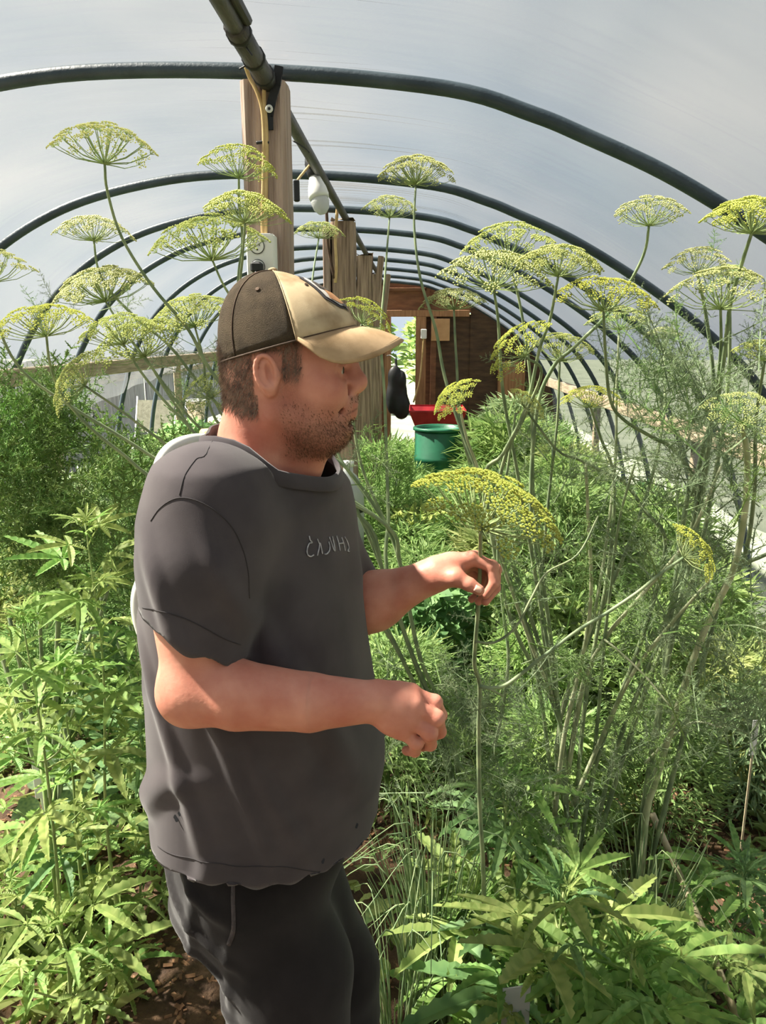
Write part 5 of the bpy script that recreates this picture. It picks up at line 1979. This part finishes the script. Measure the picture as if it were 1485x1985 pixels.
HP = [
    ('hemp_plant', hp(165, 1015, 1.80), 9, .115, ['hemp', 'hemp_l'], 'tall bright hemp plant left of the man\'s sleeve, in front of the dark bush', 1, 2),
    ('hemp_plant', hp(42, 1195, 1.65), 7, .115, ['hemp', 'hemp', 'hemp_l'], 'hemp plant at the left edge beside the thin stake', 2, 1),
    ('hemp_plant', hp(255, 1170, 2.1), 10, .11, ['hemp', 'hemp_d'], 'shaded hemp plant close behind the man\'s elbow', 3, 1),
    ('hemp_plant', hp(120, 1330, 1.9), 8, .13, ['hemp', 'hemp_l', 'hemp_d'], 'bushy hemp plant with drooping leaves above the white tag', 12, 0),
    ('hemp_plant', hp(175, 1615, 1.98), 4, .14, ['hemp_l', 'hemp_l', 'hemp'], 'short pale hemp seedling with spread leaves left of the shirt hem', 4, 0),
    ('hemp_plant', hp(262, 1650, 1.95), 4, .115, ['hemp_l', 'hemp'], 'short hemp seedling right next to the trouser pocket', 5, 0),
    ('hemp_plant', hp(112, 1790, 1.58), 5, .14, ['hemp_l', 'hemp_l', 'hemp'], 'pale hemp seedling in the bottom left corner', 6, 1),
    ('hemp_plant', hp(215, 1860, 1.64), 4, .095, ['hemp_l', 'hemp'], 'small yellowish hemp seedling on the edge of the soil path', 7, 0),
    ('hemp_plant', hp(15, 1720, 1.85), 4, .12, ['hemp', 'hemp_l'], 'hemp seedling cut off by the left edge above the corner one', 8, 0),
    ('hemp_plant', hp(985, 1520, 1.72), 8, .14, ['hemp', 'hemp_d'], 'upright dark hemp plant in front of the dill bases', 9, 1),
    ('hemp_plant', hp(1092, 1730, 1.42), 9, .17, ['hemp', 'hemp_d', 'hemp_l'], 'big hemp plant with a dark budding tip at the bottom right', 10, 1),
    ('hemp_plant', hp(1225, 1850, 1.36), 8, .16, ['hemp', 'hemp'], 'vivid green hemp plant in front, at the bottom edge', 11, 1),
    ('hemp_plant', hp(930, 1745, 1.60), 6, .17, ['hemp_l', 'hemp_l', 'hemp'], 'pale hemp plant with broad leaflets beside the chives', 13, 0),
    ('hemp_plant', hp(1440, 1690, 1.80), 9, .14, ['hemp_d', 'hemp'], 'darker-leaved hemp plant at the right edge beside the leaning stick', 14, 1),
    ('hemp_plant', hp(1390, 1850, 1.5), 6, .13, ['hemp', 'hemp_l'], 'low hemp plant in the bottom right corner', 15, 0),
    ('hemp_plant', hp(1010, 1880, 1.40), 5, .15, ['hemp_l', 'hemp'], 'low pale hemp plant at the bottom edge by the clear tag', 16, 0),
]
for (nm, (b_, tp), nd, sz, mm, lb, sd, brn) in HP:
    hemp(nm, b_, tp, nd, sz, mm, lb, sd, brn, .45 if tp[2] > .8 else .25)
# dark bud tip on the big plant
# ------------------------------------------------------------------ chives, bean vine, stick, stakes, tags
for k, (px, Y, n_, h0, h1, sp, lb) in enumerate(((835, 1.62, 130, .35, .62, .16, 'thick clump of upright chives beside the man\'s trousers'),
                                                 (765, 1.50, 40, .20, .42, .14, 'sparse chive clump at the man\'s knee'),
                                                 (1235, 1.80, 60, .25, .50, .16, 'grey-green clump of thin onion leaves behind the leaning stick'))):
    b_ = Vector((float(at(px, 1900, Y)[0]), Y, 0))
    t_ = empty('chive_clump', b_, lb, 'chives', 'chive clumps')
    r_ = random.Random(90 + k)
    for j in range(n_):
        a = r_.uniform(0, 6.28)
        r0 = r_.uniform(0, sp * .45)
        h = r_.uniform(h0, h1)
        ln_ = r_.uniform(.05, .9) * sp
        p0 = b_ + Vector((math.cos(a) * r0, math.sin(a) * r0, -.005))
        p2 = p0 + Vector((math.cos(a) * ln_, math.sin(a) * ln_, h))
        p1 = p0.lerp(p2, .5) + Vector((-math.cos(a) * ln_ * .15, -math.sin(a) * ln_ * .15, h * .06))
        pts = [p0, p1, p2]
        if r_.random() < .25:
            pts.append(p2 + Vector((math.cos(a) * h * .3, math.sin(a) * h * .3, -h * .2)))
        c = catmull(pts, 4)
        MB().tube(c, [.0035 * (1 - .75 * q / (len(c) - 1)) for q in range(len(c))], 4, False).build('blade', M['chive'], t_, True)


def leafy(name, base, h, w_, n_, s0, s1, m, label, seed, meshes, group=None, cat='plant'):
    r_ = random.Random(seed)
    base = Vector(base)
    t_ = empty(name, base, label, cat, group)
    for k in range(max(3, n_ // 9)):
        a, r1 = r_.uniform(0, 6.28), r_.uniform(.2, 1) * w_
        MB().tube(catmull([base, base + Vector((math.cos(a) * r1 * .4, math.sin(a) * r1 * .4, h * .5)), base + Vector((math.cos(a) * r1, math.sin(a) * r1, h * r_.uniform(.6, 1)))], 4), .004, 5).build('stem', M['hstem'], t_, True)
    for k in range(n_):
        a, q = r_.uniform(0, 6.28), math.sqrt(r_.random())
        z = h * (.15 + .85 * r_.random() ** .6) * (1 - .35 * q * q)
        p = base + Vector((math.cos(a) * q * w_, math.sin(a) * q * w_, z))
        d = Vector((math.cos(a + r_.uniform(-.8, .8)), math.sin(a + r_.uniform(-.8, .8)), r_.uniform(-.4, .35))).normalized()
        yv = Vector((0, 0, 1)).cross(d).normalized()
        R = Matrix((d, yv, d.cross(yv))).transposed().to_quaternion()
        put('leaf', r_.choice(meshes), M[r_.choice(m)], t_, p, R @ Quaternion((1, 0, 0), r_.uniform(-.5, .5)), r_.uniform(s0, s1))
    return t_


leafy('bean_plant', (float(at(245, 1600, 2.35)[0]), 2.35, 0), .34, .30, 70, .06, .11, ['broad'], 'low dark broad-leaved bean plant behind the hemp seedlings at the hem', 21, BL, cat='bean plant')
leafy('bean_plant', (float(at(760, 1640, 1.85)[0]), 1.85, 0), .22, .18, 34, .04, .07, ['squash', 'weed2'], 'low light-leaved plant in front of the man\'s thigh', 22, BL, cat='bean plant')
leafy('bean_plant', (float(at(1260, 1800, 1.55)[0]), 1.55, 0), .30, .18, 36, .05, .09, ['broad', 'squash'], 'broad-leaved plant between the two big hemp plants at the bottom right', 23, BL, cat='bean plant')
s0, s1 = at(1265, 1578, 1.95), at(1378, 1850, 1.62)
d = s1 - s0
s1 = s0 + d * (s0[2] / (s0[2] - s1[2])) * 1.0
o = MB().tube(catmull([s0, s0 + (s1 - s0) * .33 + np.array([.006, 0, 0]), s0 + (s1 - s0) * .66 + np.array([-.004, 0, .003]), s1], 5), .0095, 8).build('garden_stick', M['straw'], smooth=True, org=s1)
tag(o, 'pale wooden stick leaning across the soil at the lower right', 'stick')
p = at(72, 1400, 1.85)
o = MB().tube([(p[0], 1.85, 0), (p[0], 1.85, p[2])], .006, 7).build('plant_stake', M['hstem'], smooth=True, org=(p[0], 1.85, 0))
tag(o, 'thin green plant stake at the left edge', 'stake')
for k, (px, py, Y, w_, h_, mt, lb) in enumerate(((80, 1510, 2.05, .045, .13, 'white', 'white plastic plant tag standing in the soil at the left'), (1000, 1955, 1.32, .06, .11, 'offwhite', 'clear grey plastic tag at the bottom edge under the hemp'),
                                                 (1462, 1430, 2.2, .022, .12, 'white', 'narrow white plant label at the right edge'), (212, 1493, 2.35, .02, .03, 'white', 'tiny white label among the weeds left of the shirt'))):
    c = at(px, py, Y)
    t_ = empty('plant_tag', (c[0], Y, 0), lb, 'plant tag', 'plant tags')
    MB().box((c[0], Y, c[2]), (w_, .003, h_), rotz(.2), bev=.001).build('label_plate', M[mt], t_)
    MB().box((c[0], Y, (c[2] - h_ / 2) / 2), (w_ * .3, .003, c[2] - h_ / 2), rotz(.2)).build('spike', M['straw'] if k else M[mt], t_)
# white hose looped behind the man's shoulder
hs = [at(565, 905, 2.06), at(500, 868, 1.9), at(425, 856, 1.62), at(372, 853, 1.52), at(328, 872, 1.48), at(308, 915, 1.46), at(322, 985, 1.45), at(296, 1080, 1.45), at(267, 1150, 1.45), at(272, 1212, 1.45), at(300, 1262, 1.46), at(380, 1350, 1.5)]
g_ = at(430, 1500, 1.55)
hs += [g_, np.array([g_[0] + .03, 1.6, .3]), np.array([g_[0] + .02, 1.62, .02])]
t_ = empty('garden_hose', hs[-1], 'white hose looped from the first post behind the man\'s shoulder', 'hose')
c = catmull(hs, 8)
MB().tube(c, .0125, 10).build('hose', M['white'], t_, True)
f0, f1 = Vector(at(404, 846, 1.57)), Vector(at(416, 858, 1.6))
MB().tube([f0 - Vector((.012, 0, 0)), f0 + Vector((.02, .03, 0))], .016, 10).build('coupling', mat('yellow_fitting', (220, 190, 110), (230, 204, 130), 10, .5), t_, True)


# ------------------------------------------------------------------ beds behind: bushy plants, each one a thing
def clump_mesh(seed, n_, lw, ll, narrow):
    r_ = random.Random(seed)
    mb = MB()
    for k in range(n_):
        a, q = r_.uniform(0, 6.28), r_.random() ** .5
        z = r_.random() ** .7
        rad = (.35 + .65 * math.sin(math.pi * min(1, z * .8 + .15))) * q
        p = Vector((math.cos(a) * rad * .5, math.sin(a) * rad * .5, z))
        d = (Vector((math.cos(a), math.sin(a), r_.uniform(-.5, .9))) + Vector((r_.gauss(0, .5), r_.gauss(0, .5), 0))).normalized()
        l_ = ll * r_.uniform(.6, 1.3)
        s_ = d.cross(Vector((r_.gauss(0, .5), r_.gauss(0, .5), 1))).normalized() * lw * r_.uniform(.7, 1.3)
        u_ = s_.cross(d).normalized() * lw * .4
        k0 = len(mb.v)
        mb.v += [p, p + d * l_ * .45 + s_ + u_, p + d * l_ - u_, p + d * l_ * .45 - s_ + u_]
        mb.f += [(k0, k0 + 1, k0 + 2), (k0, k0 + 2, k0 + 3)]
    for k in range(8):
        a = r_.uniform(0, 6.28)
        mb.tube([(0, 0, 0), (math.cos(a) * .12, math.sin(a) * .12, .5), (math.cos(a) * .3, math.sin(a) * .3, .95)], [.012, .009, .004], 4, False)
    me = mb.mesh('foliage')
    me.materials.append(M['weed'])
    return me


CM = {'carrot': [clump_mesh(k, 2600, .010, .13, True) for k in (1, 2)], 'leafy': [clump_mesh(k, 1100, .040, .12, False) for k in (3, 4)],
      'thin': [clump_mesh(k, 1700, .014, .20, True) for k in (5, 6)]}
CL = {'carrot': 'fine-leaved bright green plant', 'leafy': 'small-leaved bushy plant', 'thin': 'narrow-leaved plant'}
CMM = {'carrot': ['bush', 'frond_b'], 'leafy': ['squash', 'weed2', 'broad'], 'thin': ['weed', 'weed2', 'chive']}
rb = random.Random(31)
spots = []
for y in np.arange(2.45, 9.2, .42):
    for x in list(np.arange(-2.05, -.55, .42)) + list(np.arange(.02, 1.7, .42)):
        spots.append((x + rb.uniform(-.13, .13), y + rb.uniform(-.13, .13)))
for (x, y) in spots:
    if (abs(x - .24) < .42 and abs(y - 6.9) < .4) or (y > 8.0 and abs(x - .2) < .7) or (y < 2.7 and x < -1.0):
        continue
    if -2.5 < x < -.5 and y < 3.0 and rb.random() < .3:
        continue
    kd = rb.choice(['carrot', 'leafy', 'thin', 'carrot', 'thin'])
    h = rb.uniform(.45, .72) if y < 3.6 else rb.uniform(.55, 1.0)
    if x < -1.0:
        h *= .9
    if -.2 < x < .75 and y > 3.2:
        h = min(h, .66)
    hi_ = min(range(2, len(HOOPS)), key=lambda q: abs(HOOPS[q] - y)) - 1
    bedn = 'left' if x < -.4 else 'right'
    frac = (-.5 - x) / 1.7 if x < -.4 else x / 1.7
    lb = '%s, %s bed, %s, level with hoop %s' % (CL[kd], bedn, ('by the path', 'in the middle', 'by the side wall')[min(2, int(frac * 3))], ('one', 'two', 'three', 'four', 'five', 'six', 'seven', 'eight', 'nine')[hi_ - 1])
    t_ = empty('bedding_plant', (x, y, -.01), lb, 'plant', 'back bed plants, ' + kd)
    o = put('foliage', rb.choice(CM[kd]), M[rb.choice(CMM[kd])], t_, (x, y, -.01), Quaternion((0, 0, 1), rb.uniform(0, 6.28)), (h * rb.uniform(.75, 1.0), h * rb.uniform(.75, 1.0), h))
    o['kind'] = 'stuff'
# a taller bright one in the middle distance and trees beyond the door
for (x, y, h, wd, kd, mt, lb) in ((-.2, 4.75, 1.05, .55, 'carrot', 'bush', 'tallest bright feathery plant, right of the second post'), (1.0, 4.9, .95, .7, 'carrot', 'bush', 'bright feathery plant in front of the green barrel'),
                                  (1.2, 3.7, .95, .8, 'carrot', 'frond_b', 'pale feathery plant under the right side board')):
    t_ = empty('feathery_bush', (x, y, -.01), lb, 'bush')
    o = put('foliage', rb.choice(CM[kd]), M[mt], t_, (x, y, -.01), Quaternion((0, 0, 1), rb.uniform(0, 6.28)), (wd, wd, h))
    o['kind'] = 'stuff'
for k, (x, y, h) in enumerate(((-1.4, 19, 2.3), (.8, 22, 2.4), (-3.9, 22, 2.4))):
    lb = ('round leafy tree straight beyond the door opening', 'leafy tree to the right beyond the door opening', 'leafy tree to the left beyond the end wall', 'leafy tree far right behind the end wall',
          'leafy tree outside the far left side', 'leafy tree outside the left side', 'leafy tree outside the far right side', 'leafy tree outside the right side')[k]
    t_ = empty('leafy_tree', (x, y, -.09), lb, 'tree', 'trees outside')
    MB().tube([(x, y, -.12), (x + .05, y, h * .4)], [.14, .08], 8).build('trunk', M['plyd'], t_, True)
    o = put('crown', CM['leafy'][k % 2], M['weed2'], t_, (x, y, h * .12), Quaternion((0, 0, 1), k), (h * .95, h * .95, h * .88))
    o['kind'] = 'stuff'
# low weeds over the beds
mb = MB()
rw = random.Random(55)
for _ in range(9000):
    left = rw.random() < .45
    x = rw.uniform(-2.3, -.62) if left else rw.uniform(.02, 1.75)
    y = rw.uniform(1.55, 4.2) ** 1.0
    if left and y < 1.9 and x > -.75:
        continue
    g = .5 + .5 * math.sin(x * 6.1 + 1.7 * math.sin(y * 4.3)) * math.sin(y * 5.3 + x)
    if rw.random() > .25 + .75 * g:
        continue
    z = gz(x, y) - .02
    h = rw.uniform(.02, .13) * (.5 + g)
    a = rw.uniform(0, 6.28)
    d = Vector((math.cos(a) * rw.uniform(.3, 1.2), math.sin(a) * rw.uniform(.3, 1.2), 1)).normalized() * h
    s_ = Vector((-math.sin(a), math.cos(a), 0)) * rw.uniform(.003, .013)
    p = Vector((x, y, z))
    k0 = len(mb.v)
    mb.v += [p, p + d * .6 + s_, p + d + Vector((math.cos(a), math.sin(a), -.3)) * h * .4, p + d * .6 - s_]
    mb.f += [(k0, k0 + 1, k0 + 2), (k0, k0 + 2, k0 + 3)]
o = mb.build('ground_weeds', M['weed'])
tag(o, 'low weeds and sprouts covering the beds', 'weeds', kind='stuff')

# plants that would share a label: tell them apart by distance
byl = {}
for o in COL.objects:
    if o.parent is None and o.get('group', '').startswith('back bed plants'):
        byl.setdefault(o['label'], []).append(o)
for lb, os_ in byl.items():
    if len(os_) > 1:
        os_.sort(key=lambda q: q.location.y)
        wd = {2: ('nearer', 'farther'), 3: ('nearest', 'middle', 'farthest')}.get(len(os_), ('nearest', 'second', 'third', 'fourth', 'farthest', 'hindmost'))
        for q, w_ in zip(os_, wd):
            q['label'] = w_ + ' ' + lb
